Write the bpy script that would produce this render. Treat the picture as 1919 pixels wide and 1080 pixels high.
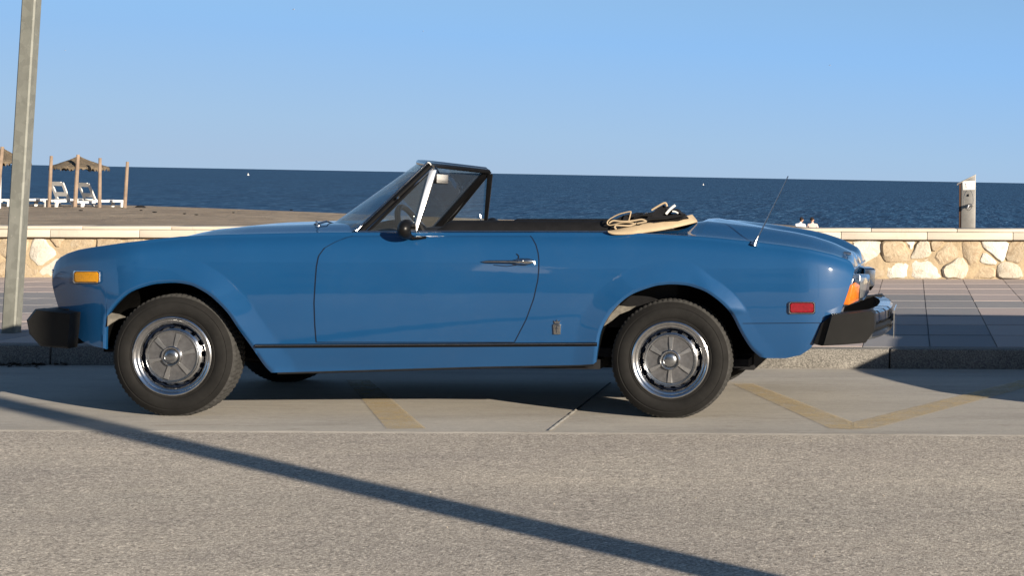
import bpy, bmesh, math, random
from mathutils import Vector
from math import sin, cos, tan, pi, sqrt, atan2, radians as R
random.seed(11)
SC = bpy.context.scene
COL = SC.collection
for o in list(bpy.data.objects): bpy.data.objects.remove(o)

# ------------------------------------------------------------------ camera, sky, sun, exposure
F, X0, YP, ROLL, EYE = 3300.0, 1750.0, 340.0, R(1.05), 1.13      # focal (px), principal point, roll, eye height
cam_d = bpy.data.cameras.new('camera'); cam = bpy.data.objects.new('camera', cam_d); COL.objects.link(cam)
cam_d.sensor_width = 36; cam_d.lens = F / 1919 * 36
cam_d.shift_x = -(X0 - 959.5) / 1919; cam_d.shift_y = -(540 - YP) / 1919
cam_d.clip_start = .05; cam_d.clip_end = 60000
cam.location = (0, 0, EYE)
from mathutils import Matrix
cam.rotation_euler = (Matrix.Rotation(-ROLL, 3, 'Y') @ Matrix.Rotation(pi / 2, 3, 'X')).to_euler()
SC.camera = cam

SUN_DIR = Vector((-.737, .676, 0)).normalized()                   # way the shadows fall
SUN_EL = R(14)
w = bpy.data.worlds.new('World'); SC.world = w; w.use_nodes = True
nt = w.node_tree; nt.nodes.clear()
wo = nt.nodes.new('ShaderNodeOutputWorld'); bg = nt.nodes.new('ShaderNodeBackground')
sky = nt.nodes.new('ShaderNodeTexSky'); sky.sky_type = 'NISHITA'; sky.sun_disc = False
sky.sun_elevation = SUN_EL; sky.sun_rotation = atan2(-SUN_DIR.x, -SUN_DIR.y)
sky.air_density = 1.0; sky.dust_density = .35; sky.ozone_density = 3.0; sky.altitude = 0
tc = nt.nodes.new('ShaderNodeTexCoord'); sx = nt.nodes.new('ShaderNodeSeparateXYZ'); nt.links.new(tc.outputs['Generated'], sx.inputs[0])
ml = nt.nodes.new('ShaderNodeMath'); ml.operation = 'MULTIPLY_ADD'; nt.links.new(sx.outputs[0], ml.inputs[0]); ml.inputs[1].default_value = .045; ml.inputs[2].default_value = .010
ad = nt.nodes.new('ShaderNodeMath'); ad.operation = 'ADD'; nt.links.new(sx.outputs[2], ad.inputs[0]); nt.links.new(ml.outputs[0], ad.inputs[1])
rp = nt.nodes.new('ShaderNodeValToRGB'); nt.links.new(ad.outputs[0], rp.inputs[0])            # sea haze low on the horizon, all round
el = rp.color_ramp.elements
for k_, (p_, c_) in enumerate([(0, (.40, .55, .745)), (.022, (.375, .56, .79)), (.075, (.285, .53, .89)), (.20, (.20, .40, .76))]):
    if k_ >= 2: el.new(p_)
    el[k_].position = p_; el[k_].color = (*c_, 1)
scl = nt.nodes.new('ShaderNodeVectorMath'); scl.operation = 'SCALE'; scl.inputs['Scale'].default_value = 9.3; nt.links.new(rp.outputs[0], scl.inputs[0])
fr = nt.nodes.new('ShaderNodeMapRange'); nt.links.new(sx.outputs[2], fr.inputs[0])
for i_, v_ in ((1, .075), (2, .24), (3, 1.0), (4, 0.0)): fr.inputs[i_].default_value = v_
mxs = nt.nodes.new('ShaderNodeMix'); mxs.data_type = 'RGBA'; nt.links.new(fr.outputs[0], mxs.inputs[0])
nt.links.new(sky.outputs[0], mxs.inputs[6]); nt.links.new(scl.outputs[0], mxs.inputs[7]); nt.links.new(mxs.outputs[2], bg.inputs[0])
nt.links.new(bg.outputs[0], wo.inputs[0]); bg.inputs[1].default_value = .05
sl = bpy.data.lights.new('sun', 'SUN'); so = bpy.data.objects.new('sun', sl); COL.objects.link(so)
sl.energy = 5.0; sl.angle = R(.53); sl.color = (1, .88, .72)
ldir = Vector((SUN_DIR.x * cos(SUN_EL), SUN_DIR.y * cos(SUN_EL), -sin(SUN_EL)))
so.rotation_euler = ldir.to_track_quat('-Z', 'Y').to_euler(); so.location = (5, -5, 8)
SC.view_settings.view_transform = 'Standard'; SC.view_settings.look = 'None'
SC.view_settings.exposure = 1.1; SC.view_settings.gamma = 1; SC.view_settings.use_curve_mapping = False
SC.render.engine = 'CYCLES'

# ------------------------------------------------------------------ photogrammetry helpers
CR, SR = cos(ROLL), sin(ROLL)
def P(px, py, Y):
    dx, dy = px - X0, py - YP
    U = dx * CR + dy * SR; V = -dx * SR + dy * CR
    return Vector((U / F * Y, Y, EYE - V / F * Y))
Y0 = 8.053; HW = .80; YC = Y0 + HW
CAMB = .015
pf = P(322, 783, Y0 + .03); pr = P(1256, 787, Y0 + .03)
GB = (pr.z - pf.z) / (pr.x - pf.x); GA = pf.z - GB * pf.x
def gz(x): return GA + GB * x
def hit(px, py, dz=0):
    d = P(px, py, 1.0) - Vector((0, 0, EYE))
    # EYE + d.z t = GA + GB d.x t + dz
    t = (GA + dz - EYE) / (d.z - GB * d.x)
    return Vector((d.x * t, t, EYE + d.z * t))
def CP(px, py, dy):                                                # car point by pixel and distance in from the near side
    p = P(px, py, Y0 + dy); p.z += CAMB * dy; return p
def interp(pts, x):
    if x <= pts[0][0]: return pts[0][1]
    for i in range(len(pts) - 1):
        a, b = pts[i], pts[i + 1]
        if x <= b[0]:
            return a[1] + (b[1] - a[1]) * (x - a[0]) / (b[0] - a[0]) if b[0] > a[0] else b[1]
    return pts[-1][1]
def smooth(t): t = max(0, min(1, t)); return t * t * (3 - 2 * t)

# ------------------------------------------------------------------ materials
def lin(*c): return tuple(((v / 255) / 12.92 if v / 255 <= .04045 else ((v / 255 + .055) / 1.055) ** 2.4) for v in c)
class NM:
    def __init__(s, name):
        s.m = bpy.data.materials.new(name); s.m.use_nodes = True; s.t = s.m.node_tree
        s.b = s.t.nodes['Principled BSDF']; s._pos = None
    def n(s, typ, **kw):
        k = s.t.nodes.new('ShaderNode' + typ)
        for a, v in kw.items(): setattr(k, a, v)
        return k
    def l(s, a, b): s.t.links.new(a, b)
    def pos(s):
        if s._pos is None: s._pos = s.n('NewGeometry').outputs['Position']
        return s._pos
    def noise(s, scale, detail=4, rough=.6, stretch=None, vec=None, dist=0):
        k = s.n('TexNoise'); k.inputs['Scale'].default_value = scale; k.inputs['Detail'].default_value = detail
        k.inputs['Roughness'].default_value = rough; k.inputs['Distortion'].default_value = dist
        v = vec or s.pos()
        if stretch:
            m = s.n('VectorMath', operation='MULTIPLY'); m.inputs[1].default_value = stretch; s.l(v, m.inputs[0]); v = m.outputs[0]
        s.l(v, k.inputs['Vector']); return k.outputs['Fac']
    def ramp(s, fac, stops):
        k = s.n('ValToRGB'); s.l(fac, k.inputs[0]); e = k.color_ramp.elements
        while len(e) < len(stops): e.new(.5)
        for el, (p, c) in zip(e, stops): el.position = p; el.color = (*c, 1) if len(c) == 3 else c
        return k.outputs[0]
    def mix(s, fac, a, b, mode='MIX'):
        k = s.n('Mix', data_type='RGBA', blend_type=mode)
        for i, v in ((0, fac), (6, a), (7, b)):
            if isinstance(v, (int, float)): k.inputs[i].default_value = v
            elif isinstance(v, tuple): k.inputs[i].default_value = (*v, 1)
            else: s.l(v, k.inputs[i])
        return k.outputs[2]
    def col(s, v):
        if isinstance(v, tuple): s.b.inputs['Base Color'].default_value = (*v, 1)
        else: s.l(v, s.b.inputs['Base Color'])
    def set(s, **kw):
        for a, v in kw.items():
            i = s.b.inputs[a.replace('_', ' ')]
            if isinstance(v, (int, float, tuple)): i.default_value = v if not isinstance(v, tuple) else (*v, 1)
            else: s.l(v, i)
        return s
    def bump(s, h, strength=.5, dist=.01, prev=None):
        k = s.n('Bump'); k.inputs['Strength'].default_value = strength; k.inputs['Distance'].default_value = dist
        s.l(h, k.inputs['Height'])
        if prev: s.l(prev, k.inputs['Normal'])
        s.l(k.outputs[0], s.b.inputs['Normal']); return k.outputs[0]
    def math(s, op, a, b):
        k = s.n('Math', operation=op)
        for i, v in ((0, a), (1, b)):
            if isinstance(v, (int, float)): k.inputs[i].default_value = v
            else: s.l(v, k.inputs[i])
        return k.outputs[0]
def simple(name, c, rough=.5, metal=0, var=.25, nscale=20, bump=0, bscale=200, bdist=.002, **kw):
    q = NM(name)
    n = q.noise(nscale, 5)
    q.col(q.ramp(n, [(.25, tuple(v * (1 - var) for v in c)), (.75, tuple(min(1, v * (1 + var)) for v in c))]))
    if max(c) < .04: q.b.inputs['Specular IOR Level'].default_value = .15 if max(c) > .005 else .03
    q.set(Roughness=rough, Metallic=metal, **kw)
    if bump: q.bump(q.noise(bscale, 4), bump, bdist)
    return q.m
M = {}
def mk_paint():
    q = NM('blue_paint')
    n = q.noise(3.0, 6); d = q.noise(240, 2)
    c = q.ramp(n, [(.3, (.0046, .045, .128)), (.7, (.0052, .049, .137))])
    du = q.math('MULTIPLY', q.noise(420, 2, .8), q.noise(2.2, 6, .75)); c = q.mix(q.ramp(du, [(.27, (0,) * 3), (.45, (.07,) * 3)]), c, (.13, .15, .16))
    q.col(c); q.set(Roughness=q.ramp(d, [(.3, (.5,) * 3), (.7, (.56,) * 3)]), Metallic=0, Coat_Weight=1.0, Coat_Roughness=.045, Coat_IOR=1.6); q.b.inputs['Specular IOR Level'].default_value = .12
    k = q.n('Bump'); k.inputs['Strength'].default_value = .16; k.inputs['Distance'].default_value = .006
    q.l(q.noise(5, 2), k.inputs['Height']); q.l(k.outputs[0], q.b.inputs['Coat Normal'])
    return q.m
M['paint'] = mk_paint()
M['gap'] = simple('panel_gap', (.004, .008, .02), .7, var=.1)
def mk_chrome():
    q = NM('chrome'); a = q.noise(14, 6, .8); f = q.noise(140, 3, .8)
    q.col(q.ramp(a, [(.35, (.40, .39, .38)), (.6, (.60, .61, .63))])); q.set(Metallic=1.0, Roughness=q.ramp(a, [(.35, (.24,) * 3), (.65, (.10,) * 3)])); q.bump(f, .05, .001); return q.m
M['chrome'] = mk_chrome()
M['bright_bar'] = simple('polished_bar', (.75, .74, .72), .3, 1, var=.04)
M['chrome_dull'] = simple('dull_chrome', (.42, .43, .44), .26, 1, var=.2, nscale=60)
M['black_trim'] = simple('black_trim', (.0045, .0045, .005), .35, var=.3, Specular_IOR_Level=.2)
M['rubber'] = simple('bumper_rubber', (.010, .0098, .0095), .55, Specular_IOR_Level=.22, var=.25, nscale=12, bump=.15, bscale=300)
M['vinyl'] = simple('black_vinyl', (.007, .007, .0078), .55, Specular_IOR_Level=.2, var=.3, nscale=25, bump=.3, bscale=220)
M['cloth'] = simple('black_cloth', (.010, .010, .012), .9, var=.4, nscale=14, bump=.4, bscale=90, bdist=.004)
M['beige'] = simple('beige_cloth', (.34, .26, .165), .85, var=.12, nscale=18, bump=.3, bscale=260)
M['liner'] = simple('dusty_liner', (.0035, .0034, .0032), 1.0, var=.5, nscale=14, bump=.6, bscale=80, bdist=.006)
M['under'] = simple('underbody', (.012, .012, .013), .9, var=.4)
M['hub_grey'] = simple('hubcap_grey', (.13, .13, .135), .32, .6, var=.25, nscale=60)
M['hub_bar'] = simple('hubcap_bar', (.42, .42, .42), .3, .9, var=.15, nscale=60)
M['amber'] = simple('amber_lens', (.80, .34, .0), .3, var=.2, nscale=90, Specular_IOR_Level=.3)
M['orange'] = simple('orange_lens', (.50, .13, .012), .2, var=.25, nscale=70, Coat_Weight=.8)
M['red'] = simple('red_lens', (.16, .004, .010), .25, var=.35, nscale=90, Coat_Weight=.6)
M['lens'] = simple('clear_lens', (.16, .16, .155), .15, .2, var=.25, nscale=60, Coat_Weight=1.0)
M['white'] = simple('white_plastic', (.58, .57, .55), .5, var=.06, nscale=3)
M['mirror'] = simple('mirror_glass', (.8, .8, .8), .04, 1, var=.01)
def mk_tyre():
    q = NM('tyre_rubber')
    n = q.noise(9, 6, .7)
    q.col(q.ramp(n, [(.3, (.0065, .0062, .006)), (.7, (.013, .0125, .012))])); q.set(Roughness=.8); q.b.inputs['Specular IOR Level'].default_value = .15
    q.bump(q.noise(160, 3), .15, .002); return q.m
M['tyre'] = mk_tyre()
def mk_tread():
    q = NM('tyre_tread')
    q.col(q.ramp(q.noise(40, 6, .7), [(.3, (.022, .0215, .021)), (.7, (.045, .044, .042))])); q.set(Roughness=.9, Specular_IOR_Level=.2)
    q.bump(q.noise(160, 3), .3, .002); return q.m
M['tread'] = mk_tread()
def mk_glass(name, tint, refl):
    q = NM(name); t = q.t; t.nodes.remove(q.b)
    tr = q.n('BsdfTransparent'); tr.inputs[0].default_value = (*tint, 1)
    gl = q.n('BsdfGlossy'); gl.inputs['Roughness'].default_value = .02
    fr = q.n('Fresnel'); fr.inputs[0].default_value = 1.5
    dirt = q.n('BsdfDiffuse'); dirt.inputs[0].default_value = (.35, .38, .4, 1)
    mx = q.n('MixShader'); q.l(q.math('MULTIPLY', fr.outputs[0], refl), mx.inputs[0]); q.l(tr.outputs[0], mx.inputs[1]); q.l(gl.outputs[0], mx.inputs[2])
    m2 = q.n('MixShader'); m2.inputs[0].default_value = .05; q.l(mx.outputs[0], m2.inputs[1]); q.l(dirt.outputs[0], m2.inputs[2])
    q.l(m2.outputs[0], t.nodes['Material Output'].inputs[0]); return q.m
M['glass'] = mk_glass('window_glass', (.86, .93, .93), .7)
def mk_asphalt():
    q = NM('asphalt')
    big = q.noise(.8, 6, .7, stretch=(.12, 1.2, 1)); bl = q.noise(.6, 4, .6); mid = q.noise(14, 5, .7); fine = q.noise(105, 3, .8); f2 = q.noise(48, 3, .75, dist=1.2)
    sp = q.math('ADD', q.math('MULTIPLY', fine, .55), q.math('MULTIPLY', f2, .45))
    c = q.ramp(sp, [(.375, (.11, .097, .08)), (.45, (.32, .287, .242)), (.535, (.46, .415, .35)), (.62, (.84, .77, .65))])
    c = q.mix(1.0, c, q.ramp(big, [(.32, (.80, .80, .81)), (.68, (1.10, 1.08, 1.06))]), 'MULTIPLY'); c = q.mix(1.0, c, q.ramp(bl, [(.3, (.90, .89, .90)), (.7, (1.06, 1.06, 1.04))]), 'MULTIPLY')
    c = q.mix(1.0, c, q.ramp(mid, [(.3, (.93,) * 3), (.7, (1.06,) * 3)]), 'MULTIPLY')
    sp2 = q.noise(.22, 5, .6); c = q.mix(1.0, c, q.ramp(sp2, [(.4, (.90, .90, .91)), (.55, (1.03, 1.02, 1.01))]), 'MULTIPLY')
    # dark oily dashes
    dd = q.noise(3.2, 5, .8, stretch=(1, 4.5, 1)); c = q.mix(q.ramp(dd, [(.66, (0,) * 3), (.72, (.6,) * 3)]), c, (.13, .12, .11))
    q.col(c); q.set(Roughness=.95); q.bump(sp, .75, .006); return q.m
M['asphalt'] = mk_asphalt()
def mk_concrete():
    q = NM('bay_concrete')
    a = q.noise(1.6, 7, .72, stretch=(.45, 1.6, 1), dist=.4); b = q.noise(30, 5, .7); f = q.noise(170, 3)
    c = q.ramp(a, [(.25, (.27, .247, .215)), (.5, (.365, .337, .293)), (.75, (.435, .40, .345))])
    c = q.mix(1.0, c, q.ramp(b, [(.3, (.92,) * 3), (.7, (1.07,) * 3)]), 'MULTIPLY')
    c = q.mix(1.0, c, q.ramp(f, [(.3, (.86,) * 3), (.7, (1.12,) * 3)]), 'MULTIPLY')
    st = q.noise(2.6, 6, .8, stretch=(.8, 4, 1), dist=.8); c = q.mix(q.ramp(st, [(.56, (0,) * 3), (.70, (.6,) * 3)]), c, (.19, .155, .12)); st2 = q.noise(1.3, 7, .8, stretch=(.6, 5, 1), dist=1.2); c = q.mix(q.ramp(st2, [(.58, (0,) * 3), (.70, (.6,) * 3)]), c, (.50, .47, .42))
    q.col(c); q.set(Roughness=.9); q.bump(f, .25, .003); return q.m
M['concrete'] = mk_concrete()
def mk_yellow():
    q = NM('faded_yellow_paint'); t = q.t
    a = q.noise(7, 7, .8); b = q.noise(70, 4, .8)
    q.col(q.ramp(b, [(.3, (.52, .38, .17)), (.7, (.66, .50, .25))])); q.set(Roughness=.9)
    s = q.math('ADD', q.math('MULTIPLY', a, .6), q.math('MULTIPLY', b, .4))
    al = q.ramp(s, [(.36, (.0,) * 3), (.56, (.48,) * 3)])
    q.l(al, q.b.inputs['Alpha']); return q.m
M['yellow'] = mk_yellow()
def mk_white_mark():
    q = NM('worn_white_paint'); a = q.noise(30, 6, .8)
    q.col((.62, .58, .50)); q.set(Roughness=.9)
    q.l(q.ramp(a, [(.42, (0,) * 3), (.50, (.95,) * 3)]), q.b.inputs['Alpha']); return q.m
M['white_mark'] = mk_white_mark()
def mk_slab(name, c1, c2):
    q = NM(name)
    oi = q.n('ObjectInfo')
    n = q.noise(2.2, 6, .7, stretch=(.5, 1, 1)); f = q.noise(120, 3, .7)
    c = q.mix(n, c1, c2); c = q.mix(1.0, c, q.ramp(oi.outputs['Random'], [(0, (.86, .86, .87)), (1, (1.1, 1.09, 1.08))]), 'MULTIPLY')
    c = q.mix(1.0, c, q.ramp(f, [(.3, (.9,) * 3), (.7, (1.1,) * 3)]), 'MULTIPLY')
    q.col(c); q.set(Roughness=.85); q.bump(f, .2, .003); return q.m
M['slab_pink'] = mk_slab('pink_paving', (.41, .345, .32), (.34, .285, .265))
M['slab_grey'] = mk_slab('grey_paving', (.27, .262, .265), (.21, .205, .21))
def mk_kerb():
    q = NM('granite_kerb'); a = q.noise(120, 3, .8); b = q.noise(6, 5, .7)
    c = q.ramp(a, [(.38, (.075, .07, .063)), (.5, (.15, .14, .125)), (.62, (.24, .225, .20))])
    c = q.mix(1.0, c, q.ramp(b, [(.3, (.8,) * 3), (.7, (1.1,) * 3)]), 'MULTIPLY'); q.col(c); q.set(Roughness=.9); q.bump(a, .3, .004); return q.m
M['kerb'] = mk_kerb()
def mk_stone(name, stops, dark):
    q = NM(name); oi = q.n('ObjectInfo')
    off = q.n('VectorMath', operation='SCALE'); q.l(oi.outputs['Location'], off.inputs[0]); off.inputs['Scale'].default_value = 1
    a = q.noise(7, 8, .75, dist=1.2); f = q.noise(60, 5, .7)
    c = q.ramp(a, stops); c = q.mix(1.0, c, q.ramp(oi.outputs['Random'], [(0, (.84, .82, .80)), (1, (1.1, 1.1, 1.1))]), 'MULTIPLY')
    v = q.n('TexNoise'); v.inputs['Scale'].default_value = 5; v.inputs['Detail'].default_value = 9; v.inputs['Distortion'].default_value = 3; q.l(q.pos(), v.inputs['Vector'])
    c = q.mix(q.ramp(v.outputs['Fac'], [(.60, (0,) * 3), (.68, (.5,) * 3)]), c, dark)
    q.col(c); q.set(Roughness=.9)
    b = q.bump(a, .8, .03); q.bump(f, .6, .006, b); return q.m
M['stone_tan'] = mk_stone('tan_stone', [(.3, (.28, .205, .13)), (.5, (.38, .305, .21)), (.7, (.45, .385, .285))], (.23, .15, .085))
M['stone_cream'] = mk_stone('cream_stone', [(.3, (.38, .335, .265)), (.5, (.48, .435, .355)), (.7, (.54, .505, .43))], (.34, .27, .19))
M['stone_white'] = mk_stone('white_stone', [(.3, (.50, .46, .39)), (.5, (.58, .55, .48)), (.7, (.62, .60, .55))], (.40, .34, .26))
M['mortar'] = simple('mortar', (.34, .265, .17), .95, var=.25, nscale=12, bump=.6, bscale=50, bdist=.01)
def mk_coping():
    q = NM('coping_stone'); oi = q.n('ObjectInfo'); n = q.noise(5, 6, .7, stretch=(.4, 1, 2))
    c = q.ramp(n, [(.3, (.43, .375, .30)), (.6, (.50, .45, .375)), (.8, (.43, .385, .325))])
    c = q.mix(1.0, c, q.ramp(oi.outputs['Random'], [(0, (.93,) * 3), (1, (1.04,) * 3)]), 'MULTIPLY')
    sn = q.noise(2.4, 8, .8, stretch=(1, 1, .25), dist=.8); c = q.mix(q.ramp(sn, [(.56, (0,) * 3), (.70, (.5,) * 3)]), c, (.30, .25, .19)); q.col(c); q.set(Roughness=.8); q.bump(q.noise(60, 3), .15, .004); return q.m
M['coping'] = mk_coping()
def mk_sand():
    q = NM('sand'); a = q.noise(.5, 7, .75, stretch=(1, .25, 1), dist=.8); b = q.noise(2.2, 6, .8, stretch=(1, .35, 1))
    c = q.ramp(a, [(.3, (.16, .117, .078)), (.5, (.26, .20, .137)), (.7, (.36, .285, .20))])
    c = q.mix(1.0, c, q.ramp(b, [(.32, (.55,) * 3), (.5, (1,) * 3), (.72, (1.2,) * 3)]), 'MULTIPLY')
    q.col(c); q.set(Roughness=.95); q.bump(b, 1, .12); return q.m
M['sand'] = mk_sand()
def mk_sea():
    q = NM('sea_water')
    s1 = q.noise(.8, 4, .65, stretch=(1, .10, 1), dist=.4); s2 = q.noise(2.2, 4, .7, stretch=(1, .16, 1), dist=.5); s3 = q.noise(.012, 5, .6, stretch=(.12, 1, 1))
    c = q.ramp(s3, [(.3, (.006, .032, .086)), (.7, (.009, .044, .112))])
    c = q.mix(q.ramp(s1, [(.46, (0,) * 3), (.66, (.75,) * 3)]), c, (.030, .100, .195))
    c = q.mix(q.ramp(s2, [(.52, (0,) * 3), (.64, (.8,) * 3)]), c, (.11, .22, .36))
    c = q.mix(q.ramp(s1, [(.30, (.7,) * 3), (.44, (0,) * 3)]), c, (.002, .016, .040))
    q.col(c); q.set(Roughness=.6, IOR=1.33)
    q.b.inputs['Specular IOR Level'].default_value = .2
    q.bump(s1, .6, .5); return q.m
M['sea'] = mk_sea()
def mk_galv():
    q = NM('galvanised_steel')
    v = q.n('TexVoronoi'); v.inputs['Scale'].default_value = 22; q.l(q.pos(), v.inputs['Vector'])
    n = q.noise(6, 6, .7, stretch=(1, 1, .35)); s = q.noise(30, 5, .8)
    c = q.ramp(n, [(.3, (.125, .13, .113)), (.7, (.175, .175, .155))])
    c = q.mix(1.0, c, q.ramp(v.outputs['Color'], [(.2, (.9,) * 3), (.8, (1.1,) * 3)]), 'MULTIPLY')
    c = q.mix(q.ramp(s, [(.60, (0,) * 3), (.68, (.4,) * 3)]), c, (.32, .31, .28))
    q.col(c); q.set(Roughness=.6, Metallic=.15); q.bump(n, .2, .004); return q.m
M['galv'] = mk_galv()
M['steel'] = simple('brushed_steel', (.30, .285, .26), .42, .6, var=.2, nscale=9)
M['wood'] = simple('weathered_wood', (.20, .145, .105), .85, var=.35, nscale=3, bump=.3, bscale=30)
M['wood_dark'] = simple('dark_wood', (.07, .035, .022), .8, var=.3, nscale=6)
M['thatch'] = simple('thatch', (.115, .088, .058), .95, var=.5, nscale=5, bump=.8, bscale=18, bdist=.05)
M['skin'] = simple('skin', (.45, .25, .17), .6, var=.1)
M['hair'] = simple('dark_hair', (.02, .014, .012), .7, var=.3)
M['shirt_white'] = simple('white_shirt', (.75, .75, .78), .8, var=.08)
M['shirt_pink'] = simple('pale_shirt', (.55, .42, .38), .8, var=.1)
M['leaf'] = simple('dead_leaf', (.035, .026, .018), .9, var=.5, nscale=30)
M['silver_paint'] = simple('silver_paint', (.45, .46, .48), .35, .5, var=.05, Coat_Weight=1.0)
M['bird'] = simple('gull_feathers', (.34, .34, .36), .8, var=.1)

# ------------------------------------------------------------------ mesh helpers
class MB:
    def __init__(s): s.v = []; s.f = []
    def grid(s, rows, close_u=False, close_v=False, flip=False):
        b = len(s.v); n = len(rows); m = len(rows[0])
        for r in rows: s.v += [tuple(p) for p in r]
        for i in range(n if close_u else n - 1):
            for j in range(m if close_v else m - 1):
                a = b + i * m + j; c = b + i * m + (j + 1) % m; i2 = (i + 1) % n
                d = b + i2 * m + (j + 1) % m; e = b + i2 * m + j
                s.f.append((e, d, c, a) if flip else (a, c, d, e))
        return s
    def poly(s, pts): b = len(s.v); s.v += [tuple(p) for p in pts]; s.f.append(tuple(range(b, b + len(pts)))); return s
    def prism(s, A, B):
        b = len(s.v); n = len(A); s.v += [tuple(p) for p in A] + [tuple(p) for p in B]
        s.f.append(tuple(b + i for i in range(n))); s.f.append(tuple(b + n + i for i in reversed(range(n))))
        for i in range(n): j = (i + 1) % n; s.f.append((b + j, b + i, b + n + i, b + n + j))
        return s
    def box(s, x0, x1, y0, y1, z0, z1):
        return s.prism([(x0, y0, z0), (x1, y0, z0), (x1, y0, z1), (x0, y0, z1)], [(x0, y1, z0), (x1, y1, z0), (x1, y1, z1), (x0, y1, z1)])
    def tube(s, pts, rad, n=8, closed=False, cap=True, flat=1.0):
        pts = [Vector(p) for p in pts]; rings = []; m = len(pts); prev = None
        for i, p in enumerate(pts):
            if closed: t = pts[(i + 1) % m] - pts[i - 1]
            else: t = pts[min(i + 1, m - 1)] - pts[max(i - 1, 0)]
            t.normalize()
            up = Vector((0, 0, 1)) if abs(t.z) < .95 else Vector((0, 1, 0))
            if prev is not None:
                a = prev - t * prev.dot(t)
                if a.length > 1e-4: up = a.normalized()
            side = t.cross(up).normalized(); u2 = side.cross(t).normalized(); prev = u2
            r = rad[i] if isinstance(rad, (list, tuple)) else rad
            rings.append([p + side * (cos(2 * pi * k / n) * r) + u2 * (sin(2 * pi * k / n) * r * flat) for k in range(n)])
        b = len(s.v); s.grid(rings, close_u=closed, close_v=True, flip=True)
        if cap and not closed:
            s.f.append(tuple(b + k for k in range(n))); s.f.append(tuple(b + (m - 1) * n + k for k in reversed(range(n))))
        return s
    def lathe(s, prof, c, n=48, axis='Y', flip=False):
        rows = []
        for (r, h) in prof:
            row = []
            for k in range(n):
                a = 2 * pi * k / n
                if axis == 'Y': row.append((c[0] + r * sin(a), c[1] + h, c[2] + r * cos(a)))
                else: row.append((c[0] + r * cos(a), c[1] + r * sin(a), c[2] + h))
            rows.append(row)
        return s.grid(rows, close_v=True, flip=flip)
    def ball(s, c, r, n=10, m=7):
        rx, ry, rz = r if isinstance(r, tuple) else (r, r, r)
        rows = [[(c[0] + rx * sin(pi * i / m) * cos(2 * pi * k / n), c[1] + ry * sin(pi * i / m) * sin(2 * pi * k / n), c[2] + rz * cos(pi * i / m)) for k in range(n)] for i in range(m + 1)]
        return s.grid(rows, close_v=True, flip=True)
    def build(s, name, mat, parent=None, sm=True, bevel=0, camb=None, ang=40, subd=0, seg=2):
        v = s.v
        if camb is None: camb = parent is not None and in_car(parent)
        if camb: v = [(x, y, z - CAMB * (y - Y0)) for x, y, z in v]
        me = bpy.data.meshes.new(name); me.from_pydata(v, [], s.f); me.update()
        bm = bmesh.new(); bm.from_mesh(me); bmesh.ops.remove_doubles(bm, verts=bm.verts, dist=1e-5); bmesh.ops.recalc_face_normals(bm, faces=bm.faces) if sm != 'keep' else None
        bm.to_mesh(me); bm.free()
        o = bpy.data.objects.new(name, me); COL.objects.link(o); me.materials.append(M[mat] if isinstance(mat, str) else mat)
        if sm:
            for p in me.polygons: p.use_smooth = True
            try: me.set_sharp_from_angle(angle=R(ang))
            except Exception: pass
        if bevel:
            b = o.modifiers.new('bevel', 'BEVEL'); b.width = bevel; b.segments = seg; b.limit_method = 'ANGLE'; b.angle_limit = R(30)
            for p in me.polygons: p.use_smooth = True
        if subd:
            b = o.modifiers.new('sub', 'SUBSURF'); b.levels = subd; b.render_levels = subd
        if parent:
            o.parent = parent
            o.matrix_parent_inverse = wmat(parent).inverted()
        return o
CARROOT = []
def wmat(o):
    m = Matrix.Translation(o.location)
    return wmat(o.parent) @ o.matrix_parent_inverse @ m if o.parent else m
def in_car(o):
    while o:
        if o in CARROOT: return True
        o = o.parent
    return False
def tag(o, label=None, cat=None, group=None, kind=None):
    if label: o['label'] = label
    if cat: o['category'] = cat
    if group: o['group'] = group
    if kind: o['kind'] = kind
    return o
def empty(name, loc):
    o = bpy.data.objects.new(name, None); o.location = loc; o.empty_display_size = .1; COL.objects.link(o); return o

# ================================================================== SETTING
def sheet(name, pts, mat, dz, parent=None, cuts=1):
    mb = MB(); mb.poly([(x, y, gz(x) + dz) for x, y in pts]); o = mb.build(name, mat, parent, sm=False, camb=False); return o
kL, kR = hit(30, 686), hit(1900, 694)                              # foot of the kerb
KS = (kR.y - kL.y) / (kR.x - kL.x)
def ky(x): return kL.y + KS * (x - kL.x)
sL, sR_ = hit(0, 808), hit(1919, 817)
SS = (sR_.y - sL.y) / (sR_.x - sL.x)
def sy(x): return sL.y + SS * (x - sL.x)
KH = .117
wL, wR = hit(80, 520, KH), hit(1800, 523.5, KH)                    # foot of the wall
WS = (wR.y - wL.y) / (wR.x - wL.x)
def wy(x): return wL.y + WS * (x - wL.x)
XA, XB = -40, 40
tag(sheet('road', [(XA, -60), (XB, -60), (XB, sy(XB) + .1), (XA, sy(XA) + .1)], 'asphalt', 0), kind='structure')
rj = random.Random(8); edge = []; x = -12.0
while x < 6: edge.append((x, sy(x) + rj.uniform(-.006, .008))); x += rj.uniform(.03, .09)
edge = [(XA, sy(XA))] + edge + [(XB, sy(XB))]
m = MB(); m.grid([[(x, y - .03, gz(x) - .0015) for x, y in edge], [(x, y, gz(x) + .004) for x, y in edge], [(x, ky(x) + .02, gz(x) + .004) for x, y in edge]])
tag(m.build('parking_bay', 'concrete', sm=False), kind='structure')
tag(sheet('land', [(-3000, -3000), (3000, -3000), (3000, 30), (-3000, 30)], 'asphalt', -.25), kind='structure')
def mark(pts, name='bay_marking', mat='yellow', dz=.007):
    pp = [hit(*p) for p in pts]; o = sheet(name, [(p.x, p.y) for p in pp], mat, dz); tag(o, kind='structure'); return o
mark([(648, 715), (692, 715), (798, 806), (725, 807)])
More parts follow.
